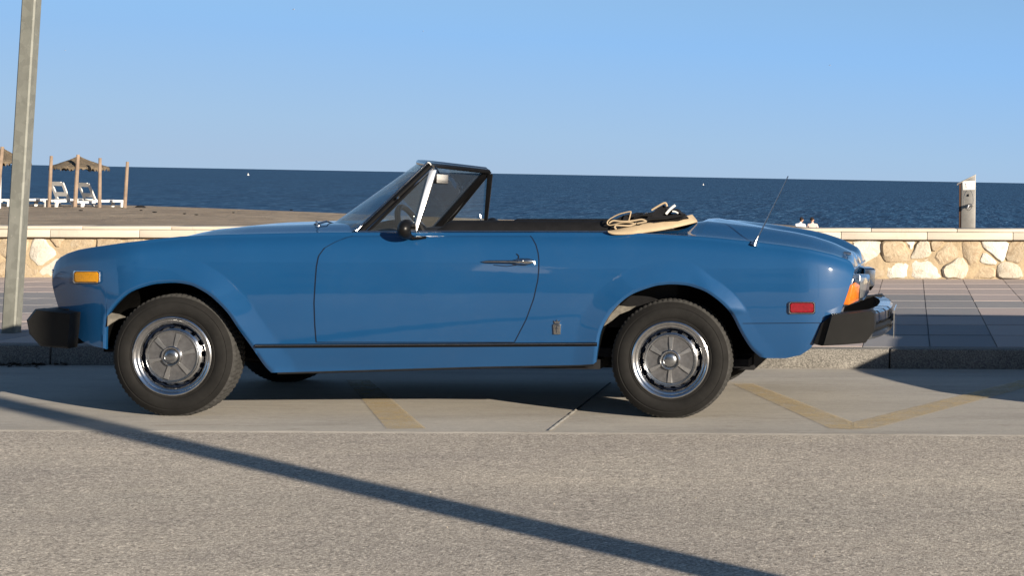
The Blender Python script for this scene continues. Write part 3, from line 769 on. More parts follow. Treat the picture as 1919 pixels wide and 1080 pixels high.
# wheels
def wheel(pxc, pyc, Rt, rot, near=True, out=.028):
    c = P(pxc, pyc, Y0 + out); c.z = gz(c.x) + Rt - .003
    if not near: c.y = 2 * YC - c.y
    sg_ = 1 if near else -1
    t = empty('wheel', c); t.parent = car; t.matrix_parent_inverse = Matrix.Translation(-car.location)
    W = .170; R_ = Rt; rr = .183 * Rt / .284
    n = 216
    prof = [(rr - .012, .030), (rr - .004, .010), (rr + .004, .004), (rr + .010, .003), (rr + .012, .0055), (rr + .016, .0015), (rr + .035, -.002), (rr + .052, -.001), (R_ - .040, .002), (R_ - .037, .0045), (R_ - .034, .0035), (R_ - .022, .010), (R_ - .012, .018)]
    def at(r, h, k): a = 2 * pi * k / n; return (c.x + r * sin(a), c.y + sg_ * h, c.z + r * cos(a))
    m = MB(); m.grid([[at(r, h, k) for k in range(n)] for r, h in prof], close_v=True)
    mirp = [(r, W - h) for r, h in prof[::-1]]
    m.grid([[at(r, h, k) for k in range(n)] for r, h in mirp], close_v=True)
    m.build('tyre', 'tyre', t, camb=False, ang=35)
    m = MB(); rows = []
    tp = [(R_ - .012, .018, 0), (R_ - .006, .024, 1), (R_ - .0015, .030, 1), (R_, .040, 1), (R_, .052, 1), (R_ - .007, .053, 2), (R_ - .007, .057, 2), (R_, .058, 3), (R_, .082, 3), (R_ - .007, .083, 2), (R_ - .007, .087, 2)]
    tp += [(r, W - h, k) for r, h, k in tp[::-1]]
    for ri, (r, h, kind) in enumerate(tp):
        row = []
        for k in range(n):
            dr = 0
            ph = (k + (0 if kind != 3 else 1)) % 3
            if kind in (1, 3) and ph == 0: dr = -.004
            row.append(at(r + dr, h, k))
        rows.append(row)
    m.grid(rows, close_v=True); m.build('tread', 'tread', t, camb=False, ang=25)
    def ring(profile, mat, name, par=t, n2=96, ang=35):
        q = MB(); q.grid([[(c.x + r * sin(2 * pi * k / n2), c.y + sg_ * h, c.z + r * cos(2 * pi * k / n2)) for k in range(n2)] for r, h in profile], close_v=True)
        return q.build(name, mat, par, camb=False, ang=ang)
    s_ = rr / .183
    rim = ring([(rr, .010), (rr - .001, -.001), (rr - .006, -.004), (rr - .013, -.002), (rr - .018, .004), (rr - .024, .005), (rr - .033, .012), (rr - .037, .024), (rr - .039, .05), (.05, .06)], 'chrome', 'trim_ring')
    ring([(.146 * s_, .030), (.143 * s_, .038), (.132 * s_, .046), (.10, .048)], 'gap', 'rim_recess')
    # slotted wheel disc edge
    q = MB(); n3 = 24 * 6
    def ds(k): return 0 if (k % 9) < 6 else 1
    rws = []
    for r, h in [(.138 * s_, .034), (.136 * s_, .026), (.128 * s_, .019), (.120 * s_, .014), (.115 * s_, .016)]:
        row = []
        for k in range(n3):
            a = 2 * pi * k / n3; r2 = r
            if ds(k) and r > .126 * s_: r2 = .127 * s_; 
            row.append((c.x + r2 * sin(a), c.y + sg_ * h, c.z + r2 * cos(a)))
        rws.append(row)
    q.grid(rws, close_v=True); q.build('slotted_disc', 'chrome', t, camb=False)
    cap = ring([(.121 * s_, .020), (.1205 * s_, .006), (.117 * s_, .002), (.112 * s_, .003), (.1095 * s_, .007)], 'chrome_dull', 'hubcap')
    ring([(.1097 * s_, .0068), (.075, .010), (.040, .004), (.02, .003), (.001, .003)], 'hub_grey', 'hubcap_face')
    for k in range(6):
        a = rot + k * pi / 3; q = MB()
        def pp(r, w_, h): return Vector((c.x + r * sin(a) + w_ * cos(a), c.y + sg_ * h, c.z + r * cos(a) - w_ * sin(a)))
        w0, w1 = .0065, .0125
        q.grid([[pp(.044, -w0, .006), pp(.044, -w0 * .7, -.001), pp(.044, w0 * .7, -.001), pp(.044, w0, .006)],
                [pp(.108 * s_, -w1, .0085), pp(.108 * s_, -w1 * .8, .002), pp(.108 * s_, w1 * .8, .002), pp(.108 * s_, w1, .0085)]])
        q.build('spoke', 'hub_bar', t, sm=False, camb=False)
    ring([(.047, .006), (.046, -.006), (.042, -.010), (.037, -.009), (.034, -.003)], 'chrome', 'hub_ring')
    ring([(.034, -.002), (.030, -.010), (.024, -.014), (.012, -.016), (.001, -.0165)], 'chrome_dull', 'hub_boss', n2=48)
    # inner brake drum blocks the view through
    q = MB(); q.grid([[(c.x + r * sin(2 * pi * k / 24), c.y + sg_ * h, c.z + r * cos(2 * pi * k / 24)) for k in range(24)] for r, h in [(.14, .06), (.14, .15), (.01, .15)]], close_v=True)
    q.build('brake_drum', 'under', t, camb=False)
wheel(322, 670, .2845, R(15)); wheel(1256, 676, .2775, R(1))
wheel(322, 670, .2845, R(15), False); wheel(1256, 676, .2775, R(1), False)

# bumpers
def cprism(pts, d0, d1, mat, name, par=None, bevel=.004, sm=False):
    A = [CP(x_, y_, d0) for x_, y_ in pts]; B = [Vector((p.x, p.y + (d1 - d0), p.z)) for p in A]
    return MB().prism(A, B).build(name, mat, par or car, sm=sm, bevel=bevel)
fb = empty('front_bumper', CP(60, 615, .8)); fb.parent = car; fb.matrix_parent_inverse = Matrix.Translation(-car.location)
def fbs(k, y):    # bumper section at depth k (0 near corner) as world points
    pts = [(64, 581), (100, 583), (100, 653), (75, 649), (54.5, 626), (50, 601)]
    out = []
    for (x_, y_) in pts:
        p = CP(x_, y_, 0); out.append(Vector((p.x - .02 * (1 - ((y - YC) / HW) ** 2), y, p.z)))
    return out
rows = [fbs(0, Y0 + .02 + (2 * HW - .04) * i / 16) for i in range(17)]
m = MB(); m.grid(rows, close_v=True); m.poly(rows[0]); m.poly(rows[-1]); m.build('bumper_bar', 'rubber', fb, sm=True, ang=25)
def endpiece(pts, d0, d1, cham):
    c = Vector((sum(p[0] for p in pts) / len(pts), sum(p[1] for p in pts) / len(pts), 0))
    A = [CP(c.x + (x_ - c.x) * cham, c.y + (y_ - c.y) * cham, d0 - .018) for x_, y_ in pts]
    A2 = [CP(x_, y_, d0 + .004) for x_, y_ in pts]; B = [Vector((p.x, p.y + d1, p.z)) for p in A2]
    m = MB(); m.grid([A, A2, B], close_v=True); m.poly(A); m.poly(B[::-1]); return m
pts = [(66, 579.5), (124, 585.5), (134, 587), (132.5, 612), (128, 653.5), (76, 649.5), (55, 626), (50, 600)]
a = endpiece(pts, .0, .085, .93); a.build('bumper_end', 'rubber', fb, sm=True, ang=25)
b = MB(); b.v = [tuple(mirror(v)) for v in a.v]; b.f = a.f; b.build('bumper_end', 'rubber', fb, sm=True, ang=25)
rb = empty('rear_bumper', CP(1640, 610, .8)); rb.parent = car; rb.matrix_parent_inverse = Matrix.Translation(-car.location)
pts = [(1558, 589), (1600, 586), (1634, 582), (1640, 588), (1640, 618), (1622, 643), (1580, 646.5), (1541, 648.5)]
a = endpiece(pts, .0, .13, .955); a.build('bumper_end', 'rubber', rb, sm=True, ang=25)
b = MB(); b.v = [tuple(mirror(v)) for v in a.v]; b.f = a.f; b.build('bumper_end', 'rubber', rb, sm=True, ang=25)
pts2 = [(1560, 590), (1557, 606), (1541, 649), (1524, 645), (1540, 606)]
a = endpiece(pts2, .03, .06, .98); a.build('bumper_gaiter', 'black_trim', rb, sm=True, ang=25)
zt1, zb1 = CP(1640, 588, 0).z, CP(1640, 630, 0).z
xn = CP(1634, 588, 0).x
def bar(mat, name, xo0, xo1, z0, z1, v0=-1, v1=1, bow=.075, n=20, rnd=0):
    rows = []
    for i in range(n + 1):
        v = v0 + (v1 - v0) * i / n; y = YC + v * (HW - .03); x_ = xn - .02 + bow * (1 - abs(v) ** 2.4)
        rows.append([Vector((x_ + xo0, y, z0)), Vector((x_ + xo1 - .012, y, z0)), Vector((x_ + xo1, y, z0 + .012)), Vector((x_ + xo1, y, z1 - .010)), Vector((x_ + xo1 - .012, y, z1)), Vector((x_ + xo0, y, z1))])
    m = MB(); m.grid(rows, close_v=True); m.poly(rows[0]); m.poly(rows[-1][::-1]); return m.build(name, mat, rb, sm=True, ang=30)
bar('chrome', 'chrome_blade', -.045, .020, zt1 - .055, zt1 + .004)
bar('rubber', 'rubber_strip', -.02, .030, zb1 + .02, zt1 - .058)
bar('chrome_dull', 'lower_blade', -.03, .022, zb1 - .02, zb1 + .018)
for v in (-.82, -.60, -.36, .36, .60, .82):
    bar('gap', 'blade_joint', -.046, .0215, zt1 - .056, zt1 + .0055, v - .006, v + .006, n=1)
m = MB(); m.box(xn + .088, xn + .092, YC - .26, YC + .26, zt1 - .15, zt1 - .015); m.build('number_plate', 'lens', rb, sm=False)

# tail lamps
for near in (True, False):
    tl = empty('tail_lamp', CP(1610, 545, .2)); tl.parent = car; tl.matrix_parent_inverse = Matrix.Translation(-car.location)
    def lamp(pts3, depthv, mat, name, bev=.003):
        A = [CP(*p) for p in pts3]; B = [p - Vector(depthv) for p in A]
        if not near: A = [mirror(p) for p in A]; B = [mirror(p) for p in B]
        MB().prism(A, B).build(name, mat, tl, sm=False, bevel=bev, camb=True)
    lamp([(1583, 575, .10), (1600, 522, .11), (1613, 527, .20), (1611, 566, .20)], (.05, -.01, 0), 'chrome', 'chrome_bezel')
    lamp([(1590.5, 572, .095), (1598.5, 535, .10), (1604, 529.5, .135), (1611.5, 534, .185), (1609.5, 564, .185)], (.03, 0, 0), 'orange', 'indicator_lens')
    lamp([(1613, 520, .205), (1629, 520, .395), (1626.5, 547.5, .395), (1618, 559.5, .30), (1612.5, 559.5, .205)], (.05, 0, 0), 'lens', 'reversing_lens')
    lamp([(1611.5, 562, .20), (1618.5, 563, .30), (1628.5, 549, .405), (1631, 517, .405), (1628, 514, .40), (1612, 516, .20)], (.055, -.004, 0), 'chrome', 'chrome_surround', .002)
# trunk lock / filler, headlights and grille at the nose
m = MB(); a = CP(1581, 474.5, .24); m.tube([a, a + Vector((.035, 0, -.003))], .008, 8); m.build('boot_hinge', 'chrome_dull', car)
for yy in (Y0 + .27, 2 * YC - Y0 - .27):
    m = MB(); cx_ = CP(104, 520, 0); n = 24
    m.grid([[(cx_.x + h - .0, yy + r * cos(2 * pi * k / n), cx_.z + .01 + r * sin(2 * pi * k / n)) for k in range(n)] for r, h in [(.085, .02), (.085, -.012), (.078, -.016), (.04, -.028), (.001, -.03)]], close_v=True)
    m.build('headlight', 'lens', car)
m = MB(); q = CP(107, 562, 0); m.box(q.x - .022, q.x + .03, YC - .38, YC + .38, q.z - .05, q.z + .06); m.build('grille', 'black_trim', car, sm=False, bevel=.01)
m = MB(); q = CP(97, 515, .12); m.ball(S(99, 508, .002), (.005, .006, .008), 8, 6); m.build('headlight_rim', 'chrome', car)

# windscreen
WB_ = CP(668, 437, .18); WT = CP(803, 308.5, .27)
def wsp(u, v, off=0):
    v2 = 1 - v * v
    bx = WB_.x - .33 * v2; tx = WT.x - .165 * v2
    by = YC + v * (YC - WB_.y); ty = YC + v * (YC - WT.y)
    bz = WB_.z + .006 * v2; tz = WT.z + .020 * v2
    return Vector((bx + (tx - bx) * u, by + (ty - by) * u, bz + (tz - bz) * u + .0 * u))
ws = empty('windscreen', wsp(0, 0)); ws.parent = car; ws.matrix_parent_inverse = Matrix.Translation(-car.location)
m = MB(); m.grid([[wsp(u / 12, v / 16) for v in range(-16, 17)] for u in range(0, 13)]); m.build('windscreen_glass', 'glass', ws, camb=True)
m = MB(); m.tube([wsp(1, v / 16) for v in range(-16, 17)], .013, 10, flat=1.0); m.build('header_rail', 'chrome_dull', ws, camb=True)
m = MB(); m.tube([wsp(1, v / 16) + Vector((.018, 0, -.012)) for v in range(-16, 17)], .012, 8); m.build('header_seal', 'black_trim', ws, camb=True)
m = MB(); m.tube([wsp(0, v / 16) + Vector((-.004, 0, 0)) for v in range(-16, 17)], .009, 8); m.build('lower_seal', 'black_trim', ws, camb=True)
def pillar(vs, px_off):
    pts = [wsp(u / 10, vs) for u in range(11)]
    return pts
for vs in (-1, 1):
    pts = pillar(vs, 0)
    m = MB(); m.tube([p + Vector((.012, 0, -.003)) for p in pts], .0165, 10, flat=1.0); m.build('pillar', 'black_trim', ws, camb=True)
    m = MB(); m.tube([p + Vector((-.002, vs * .012, .010)) for p in pts], .005, 6); m.build('pillar_trim', 'chrome', ws, camb=True)
    m = MB(); m.tube([p + Vector((.026, vs * .012, -.013)) for p in pts], .0045, 6); m.build('pillar_trim', 'chrome_dull', ws, camb=True)
# vent windows on the doors
def vent(near):
    t = empty('vent_window', CP(740, 434, .18)); t.parent = car; t.matrix_parent_inverse = Matrix.Translation(-car.location)
    fx = (lambda p: p) if near else mirror
    a, b, c = CP(690, 434, .165), CP(779, 434, .165), CP(806, 319, .262)
    bar_mat = 'bright_bar' if near else 'black_trim'
    m = MB(); m.poly([fx(p) for p in (a, b, c)]); m.build('vent_glass', 'glass', t, camb=True)
    m = MB(); m.tube([fx(a), fx(c)], .008, 8); m.build('vent_frame', 'black_trim', t, camb=True)
    m = MB(); m.tube([fx(CP(668, 436, .165)), fx(CP(784, 435, .165))], .0055, 8); m.build('vent_sill', 'chrome_dull', t, camb=True)
    b2, c2 = CP(779, 433, .16), CP(812, 318, .262)
    def sl(p, w_): return [fx(p + Vector((-w_, -.012, 0))), fx(p + Vector((w_, -.012 + w_ * 1.06, 0))), fx(p + Vector((w_, .014, 0))), fx(p + Vector((-w_, .014, 0)))]
    m = MB(); A, B = sl(b2, .008), sl(c2, .0145); m.grid([A, B], close_v=True); m.poly(A); m.poly(B); m.build('vent_post', bar_mat, t, sm=False, bevel=.002, camb=True)
    m = MB(); m.tube([fx(CP(745, 373, .19)), fx(CP(748, 369, .19))], .005, 6); m.build('vent_catch', 'chrome', t, camb=True)
    m = MB(); m.tube([fx(CP(770, 425, .20)), fx(CP(779, 420, .20)), fx(CP(776, 405, .20))], [.007, .006, .004], 6); m.build('latch', 'chrome', t, camb=True)
vent(True); vent(False)
# near side mirror, on the door
def dmirror(near):
    fx = (lambda p: p) if near else mirror
    m = MB(); c = CP(762.5, 430, .02)
    m.ball((c.x, c.y, c.z), (.040, .072, .047), 24, 14)
    m.v = [tuple(fx(Vector((min(v[0], c.x + .029), v[1], v[2])))) for v in m.v]
    o = m.build('door_mirror', 'black_trim', doors[0 if near else 1], camb=True)
    m = MB(); m.poly([fx(Vector((c.x + .0305, c.y + .044 * cos(2 * pi * q / 16), c.z + .028 * sin(2 * pi * q / 16)))) for q in range(16)]); m.build('mirror_face', 'mirror', doors[0 if near else 1], camb=True)
    m = MB(); m.tube([fx(CP(765, 442, .04)), fx(CP(775, 447, .045)), fx(CP(788, 446, .05)), fx(CP(799, 445, .055))], [.016, .014, .014, .010], 10, flat=.6); m.build('mirror_foot', 'black_trim', doors[0 if near else 1], camb=True)
dmirror(True); dmirror(False)
# rear view mirror
m = MB(); c = CP(823, 335, .62); hw_, hh_ = .045, .026
m.prism([(c.x + .012, c.y - .11, c.z - hh_), (c.x + .012, c.y + .11, c.z - hh_), (c.x + .012, c.y + .11, c.z + hh_), (c.x + .012, c.y - .11, c.z + hh_)],
        [(c.x - .012, c.y - .10, c.z - hh_ * .8), (c.x - .012, c.y + .10, c.z - hh_ * .8), (c.x - .012, c.y + .10, c.z + hh_ * .8), (c.x - .012, c.y - .10, c.z + hh_ * .8)])
m.tube([(c.x - .01, c.y + .05, c.z + .02), (c.x - .07, YC, c.z + .06)], .006, 6)
rvm = m.build('rear_view_mirror', 'black_trim', car, sm=False, bevel=.004)
for q in rvm.data.polygons: pass
rvm2 = MB(); rvm2.poly([(c.x + .0165, c.y - .10, c.z - hh_ + .005), (c.x + .0165, c.y + .10, c.z - hh_ + .005), (c.x + .0165, c.y + .10, c.z + hh_ - .005), (c.x + .0165, c.y - .10, c.z + hh_ - .005)]); rvm2.build('mirror_face', 'mirror', rvm, sm=False, camb=True)
# steering wheel
c = CP(756, 409, .42); c.x += .065; m = MB(); tilt = R(24); Rw = .185
pts = [Vector((c.x + Rw * cos(a) * sin(tilt) * -1, c.y + Rw * sin(a), c.z + Rw * cos(a) * cos(tilt) - .115)) for a in [2 * pi * k / 40 for k in range(40)]]
m.tube(pts, .014, 8, closed=True)
hub = Vector((c.x, c.y, c.z - .115)) + Vector((-.05, 0, -.02))
for a in (pi / 2, -pi / 2, pi): m.tube([hub, Vector((c.x + Rw * cos(a) * sin(tilt) * -1, c.y + Rw * sin(a), c.z + Rw * cos(a) * cos(tilt) - .115))], .009, 6)
m.tube([hub, hub + Vector((-.35, 0, -.15))], .03, 8); m.build('steering_wheel', 'vinyl', car)
# dashboard, seats, rear shelf, floor of cockpit
m = MB(); zt_ = WB_.z
rows = []
for i in range(13):
    v = -1 + i / 6; y = YC + v * (HW - .17); xb = WB_.x - .30 * (1 - v * v)
    rows.append([Vector((xb - .02, y, zt_ - .03)), Vector((xb + .06, y, zt_ + .006)), Vector((WB_.x + .10, y, zt_ + .022)), Vector((WB_.x + .15, y, zt_ + .01)), Vector((WB_.x + .16, y, zt_ - .06)), Vector((WB_.x + .12, y, zt_ - .3))])
m.grid(rows); m.build('dashboard', 'vinyl', car, ang=80)
xs0, xs1 = S(690, 500).x, S(1150, 500).x
m = MB(); m.box(xs0, xs1 + .05, Y0 + .13, 2 * YC - Y0 - .13, zf + .06, zf + .1); m.build('cockpit_floor', 'cloth', car, sm=False)
for k, yy in enumerate((YC - .34, YC + .34)):
    m = MB(); xb = S(1000, 500).x; rows = []
    for i in range(8):
        u = i / 7; z = zf + .30 + (zt_ + .02 - zf - .30) * u; x_ = xb + .02 + .16 * u; hw_ = .235 * (1 - .25 * u ** 3)
        th = .065 * (1 - .45 * u ** 2)
        rows.append([Vector((x_ + th * cos(2 * pi * q / 16), yy + hw_ * sin(2 * pi * q / 16) * (abs(sin(2 * pi * q / 16)) ** -.35 if abs(sin(2 * pi * q / 16)) > .01 else 1), z)) for q in range(16)])
    m.grid(rows, close_v=True); m.poly(rows[-1]); m.box(xb - .42, xb + .04, yy - .23, yy + .23, zf + .14, zf + .30)
    m.build('seat', 'vinyl', car, bevel=.01)
# door caps: padded black rims along the cockpit
def cap(mm):
    rows = []
    for i in range(41):
        px = 812 + (1142 - 812) * i / 40; A = S(px, interp(TOP, px)); k = smooth(i / 3)
        base = Vector((A.x, A.y + .040, A.z + .010)); h_ = .058 * (0.35 + .65 * k)
        rows.append([base, base + Vector((0, .006, h_ * .35)), base + Vector((0, .022, h_ * .8)), base + Vector((0, .045, h_)), base + Vector((0, .075, h_ * .92)), base + Vector((0, .09, 0))])
    mm.grid(rows)
for q in both(cap): q.build('door_cap', 'vinyl', car, ang=80)
def ledge(mm):
    rows = []
    for i in range(51):
        px = 668 + (1150 - 668) * i / 50; A = S(px, interp(TOP, px))
        rows.append([A + Vector((0, .016, .0155)), A + Vector((0, .019, .021)), A + Vector((0, .028, .021)), A + Vector((0, .032, .0155))])
    mm.grid(rows)
for q in both(ledge): q.build('window_channel', 'chrome_dull', car)
# wipers and cowl fitting
m = MB(); q = CP(598, 432, .36)
m.ball(CP(597, 424, .3), (.012, .012, .012), 8, 6); m.tube([CP(596, 437, .3), CP(597, 424, .3), CP(592, 414, .3)], [.009, .009, .004], 8); m.tube([CP(589, 421, .3), CP(612, 415, .35)], .006, 6); m.tube([CP(590, 431, .3), CP(606, 428, .3)], [.008, .010], 8)
m.build('wiper_spindle', 'chrome', car)
m = MB(); m.tube([CP(612, 415, .35), CP(630, 421, .6), CP(660, 428, .95)], .004, 6); m.tube([CP(606, 430, .3), CP(630, 430, .5), CP(640, 431, .8)], .004, 6); m.build('wiper_arm', 'black_trim', car)
m = MB(); rows = []
m.grid([[CP(548 + i * 1.2, 428 - .35 * i + .01 * i * i, .5 + i * .03) for i in range(12)], [CP(551 + i * 1.2, 430 - .35 * i + .01 * i * i, .5 + i * .03) for i in range(12)]]); m.build('bonnet_gap', 'gap', car)
# aerial
ab, at_ = CP(1414, 458, .05), CP(1477, 330, .12)
an = empty('aerial', ab); an.parent = car; an.matrix_parent_inverse = Matrix.Translation(-car.location)
m = MB(); m.tube([ab + Vector((-.003, 0, -.004)), ab + Vector((.010, 0, .025)), ab + Vector((.016, 0, .04))], [.018, .007, .004], 10); m.build('aerial_base', 'chrome', an, camb=True)
m = MB(); m.tube([ab, ab + (at_ - ab) * .5, at_], [.0042, .0032, .0026], 6); m.build('aerial_mast', 'chrome_dull', an, camb=True)

# folded soft top
st = empty('folded_soft_top', CP(1230, 420, .5)); st.parent = car; st.matrix_parent_inverse = Matrix.Translation(-car.location)
LOW = [(1139, 433), (1145, 435.5), (1151, 437), (1172, 437), (1193, 435.2), (1213, 432.5), (1245, 428.2), (1276, 421), (1293, 417), (1308, 412.7)]
UP = [(1140, 432), (1147, 431), (1156, 429.2), (1174, 425), (1195, 420.5), (1213, 416.2), (1245, 411.7), (1276, 406.3), (1288, 403.4), (1298, 400.5)]
m = MB(); rows = []
nn = len(LOW)
for i in range(nn):
    f_ = i / (nn - 1); d0 = .045 + .26 * f_ ** 3.0; d1 = d0 + .045
    a, b = CP(*LOW[i], d0), CP(*UP[i], d1); o_ = (b - a)
    rows.append([a + Vector((0, .006, -.008)), a, a + o_ * .35 + Vector((0, -.003, 0)), a + o_ * .75 + Vector((0, -.002, .0)), b, b + Vector((-.004, .03, -.004))])
# carry it round the back to the far side
lr = rows[-1]
for v in (.12, .3, .6, .9, 1.15, 1.35, 1.45):
    rows.append([Vector((p.x - .10 * v - (.25 * (v - 1.15) if v > 1.15 else 0), p.y + (YC - lr[1].y) * v, p.z - .035 * v)) for p in lr])
m.grid(rows); m.build('boot_skirt', 'beige', st, ang=80, subd=1, camb=True)
def fold(profile, d0, d1, mat, name, thick=.010, wob=.01, n=14):
    r_ = random.Random(len(profile) * 7 + int(d0 * 100)); rows = []
    for j in range(n + 1):
        d = d0 + (d1 - d0) * j / n; v = abs((d - HW) / HW)
        sag = -.012 * (1 - v * v)
        base = [CP(x_, y_, d0) for x_, y_ in profile]
        rows.append([Vector((p.x - .14 * (d - d0) + r_.uniform(-wob, wob) * .5, Y0 + d, p.z + sag + r_.uniform(-wob, wob) * .4)) for p in base])
    mm = MB(); mm.grid(rows); o = mm.build(name, mat, st, ang=180, camb=True)
    so_ = o.modifiers.new('thick', 'SOLIDIFY'); so_.thickness = thick
    ss_ = o.modifiers.new('sub', 'SUBSURF'); ss_.levels = 1; ss_.render_levels = 1
    return o
fold([(1118, 436), (1122, 428), (1134, 421), (1141, 416), (1160, 405), (1179, 399.5), (1184, 404), (1181, 413), (1186, 424)], .125, 1.44, 'cloth', 'folded_fabric', wob=.005)
fold([(1184, 428), (1186, 402), (1203, 398.5), (1219, 396), (1235, 398), (1247, 402), (1250, 415)], .14, 1.44, 'cloth', 'folded_fabric', wob=.005)
fold([(1205, 420), (1221, 396), (1236, 386), (1245, 382.5), (1249, 388), (1251, 400), (1246, 412)], .17, 1.36, 'cloth', 'folded_fabric', wob=.005)
fold([(1246, 415), (1251, 397), (1262, 392.5), (1270, 394), (1273, 401), (1282, 404), (1290, 410)], .19, 1.36, 'cloth', 'folded_fabric', wob=.005)
fold([(1150, 430), (1180, 417), (1205, 409), (1245, 407.5), (1280, 402.5), (1290, 405)], .12, 1.40, 'vinyl', 'folded_fabric', wob=.004)
fold([(1060, 437), (1080, 430), (1105, 423), (1130, 419), (1145, 422)], .16, 1.44, 'cloth', 'folded_fabric', wob=.006)
def mass(pts, d0, d1, name, n=12):
    base = [CP(x_, y_, d0) for x_, y_ in pts]; r_ = random.Random(len(pts)); rows = []
    for j in range(n + 1):
        d = d0 + (d1 - d0) * j / n; v = abs((d - HW) / HW)
        rows.append([Vector((p.x - .14 * (d - d0) + r_.uniform(-.004, .004), Y0 + d, p.z - .012 * (1 - v * v) + r_.uniform(-.004, .004))) for p in base])
    mm = MB(); mm.grid(rows, close_v=True); mm.poly(rows[0]); mm.poly(rows[-1]); mm.build(name, 'cloth', st, camb=True, ang=50)
mass([(1112, 440), (1130, 424), (1146, 412), (1163, 404.5), (1178, 400.5), (1200, 400.5), (1222, 398.5), (1250, 402), (1268, 401), (1285, 405), (1288, 407), (1250, 412), (1213, 418), (1180, 427), (1130, 436)], .135, 1.42, 'folded_bundle')
mass([(1219, 400), (1223, 396), (1234, 388.5), (1244, 383.5), (1248, 386), (1250, 402)], .175, 1.30, 'folded_flap')
def piping(pts, d, r=.0045, mat='beige', name='piping'):
    # smooth the path
    P_ = [CP(x_, y_, d) for x_, y_ in pts]; out = []
    for i in range(len(P_) - 1):
        a, b, c_, e = P_[max(i - 1, 0)], P_[i], P_[i + 1], P_[min(i + 2, len(P_) - 1)]
        for k in range(5):
            t = k / 5; out.append(.5 * ((2 * b) + (c_ - a) * t + (2 * a - 5 * b + 4 * c_ - e) * t * t + (3 * b - a - 3 * c_ + e) * t ** 3))
    out.append(P_[-1]); MB().tube(out, r, 8, flat=1.5).build(name, mat, st, camb=True)
piping([(1155, 430), (1152, 426), (1155, 422.5), (1165, 422.8), (1178, 423.2), (1188, 420.5), (1193, 418)], .085, .0028)
piping([(1178.5, 413), (1182, 399), (1180, 396.8), (1161, 401.3), (1146, 408.6), (1138.8, 414.8), (1138.3, 419.5), (1142, 422), (1149, 421.5), (1160, 418.5), (1174, 417), (1186, 418), (1192, 421)], .095, .0030)
piping([(1141.5, 418), (1149, 413.8), (1161, 414.8), (1174, 415.2), (1188, 413.6), (1203, 411.5), (1212, 415.5)], .09, .0026)
piping([(1194, 419), (1206, 416.5), (1211, 415.5)], .08, .0024)
piping([(1221, 394), (1234, 386), (1244.5, 380.5), (1248.5, 382), (1250, 387)], .16, .0030)
piping([(1248, 401), (1254, 394), (1260, 388.5), (1265.5, 384.6)], .17, .0042, 'white', 'strap')
piping([(1260, 396), (1266, 397), (1271, 400)], .18, .0025, 'white', 'strap')
piping([(1205, 404), (1209, 400.5), (1213, 398.5)], .12, .003, 'chrome', 'hood_catch')
for k_, pth in enumerate(([(1192, 424), (1215, 412), (1246, 409.5), (1284, 403.5)], [(1188, 408), (1205, 403.5), (1222, 404)])): piping(pth, .11, .0035, 'vinyl', 'roof_seam')

# ================================================================== NEIGHBOURING CAR (out of frame to the right, its shadow falls into view)
nc = empty('parked_car', (3.0, YC, gz(3))); tag(nc, 'silver wedge-nosed car parked behind the blue convertible, its bonnet shadow on the kerb', 'car')
def ns(x, z, k): return (x, z)
prof = [(1.02, .20), (1.03, .36), (1.20, .48), (1.45, .62), (1.75, .76), (2.2, .84), (2.55, .90), (3.15, 1.30), (3.6, 1.40), (4.4, 1.38), (5.0, 1.02), (5.25, .95), (5.30, .5), (5.25, .22)]
m = MB(); rows = []
for j in range(15):
    v = -1 + 2 * j / 14; y = YC + v * .82; pl = abs(v) ** 4
    rows.append([(x + (.22 * pl if x < 2 else (-.15 * pl if x > 4.8 else 0)), YC + (y - YC) * (1 if z < .95 else 1 - (z - .95) * .45), gz(x) + z - .05 * pl * (z > .4)) for x, z in prof])
m.grid(rows); m.poly(rows[0]); m.poly(rows[-1]); m.build('body', 'silver_paint', nc, ang=35, camb=False)
for x_ in (1.78, 4.45):
    for y_ in (YC - .80, YC + .64):
        m = MB(); m.lathe([(.02, .0), (.17, .0), (.2, -.01), (.28, .0), (.3, .03), (.3, .13), (.28, .16), (.02, .16)], (x_, y_, gz(x_) + .297), 32); m.build('wheel', 'tyre', nc, camb=False)
m = MB(); m.prism([(2.68, YC - .70, gz(2.7) + .97), (4.7, YC - .70, gz(4.7) + 1.0), (4.3, YC - .655, gz(4.3) + 1.3), (3.2, YC - .655, gz(3.2) + 1.26)], [(2.68, YC - .78, gz(2.7) + .97), (4.7, YC - .78, gz(4.7) + 1.0), (4.3, YC - .70, gz(4.3) + 1.3), (3.2, YC - .70, gz(3.2) + 1.26)]); m.build('side_window', 'black_trim', nc, sm=False, camb=False)

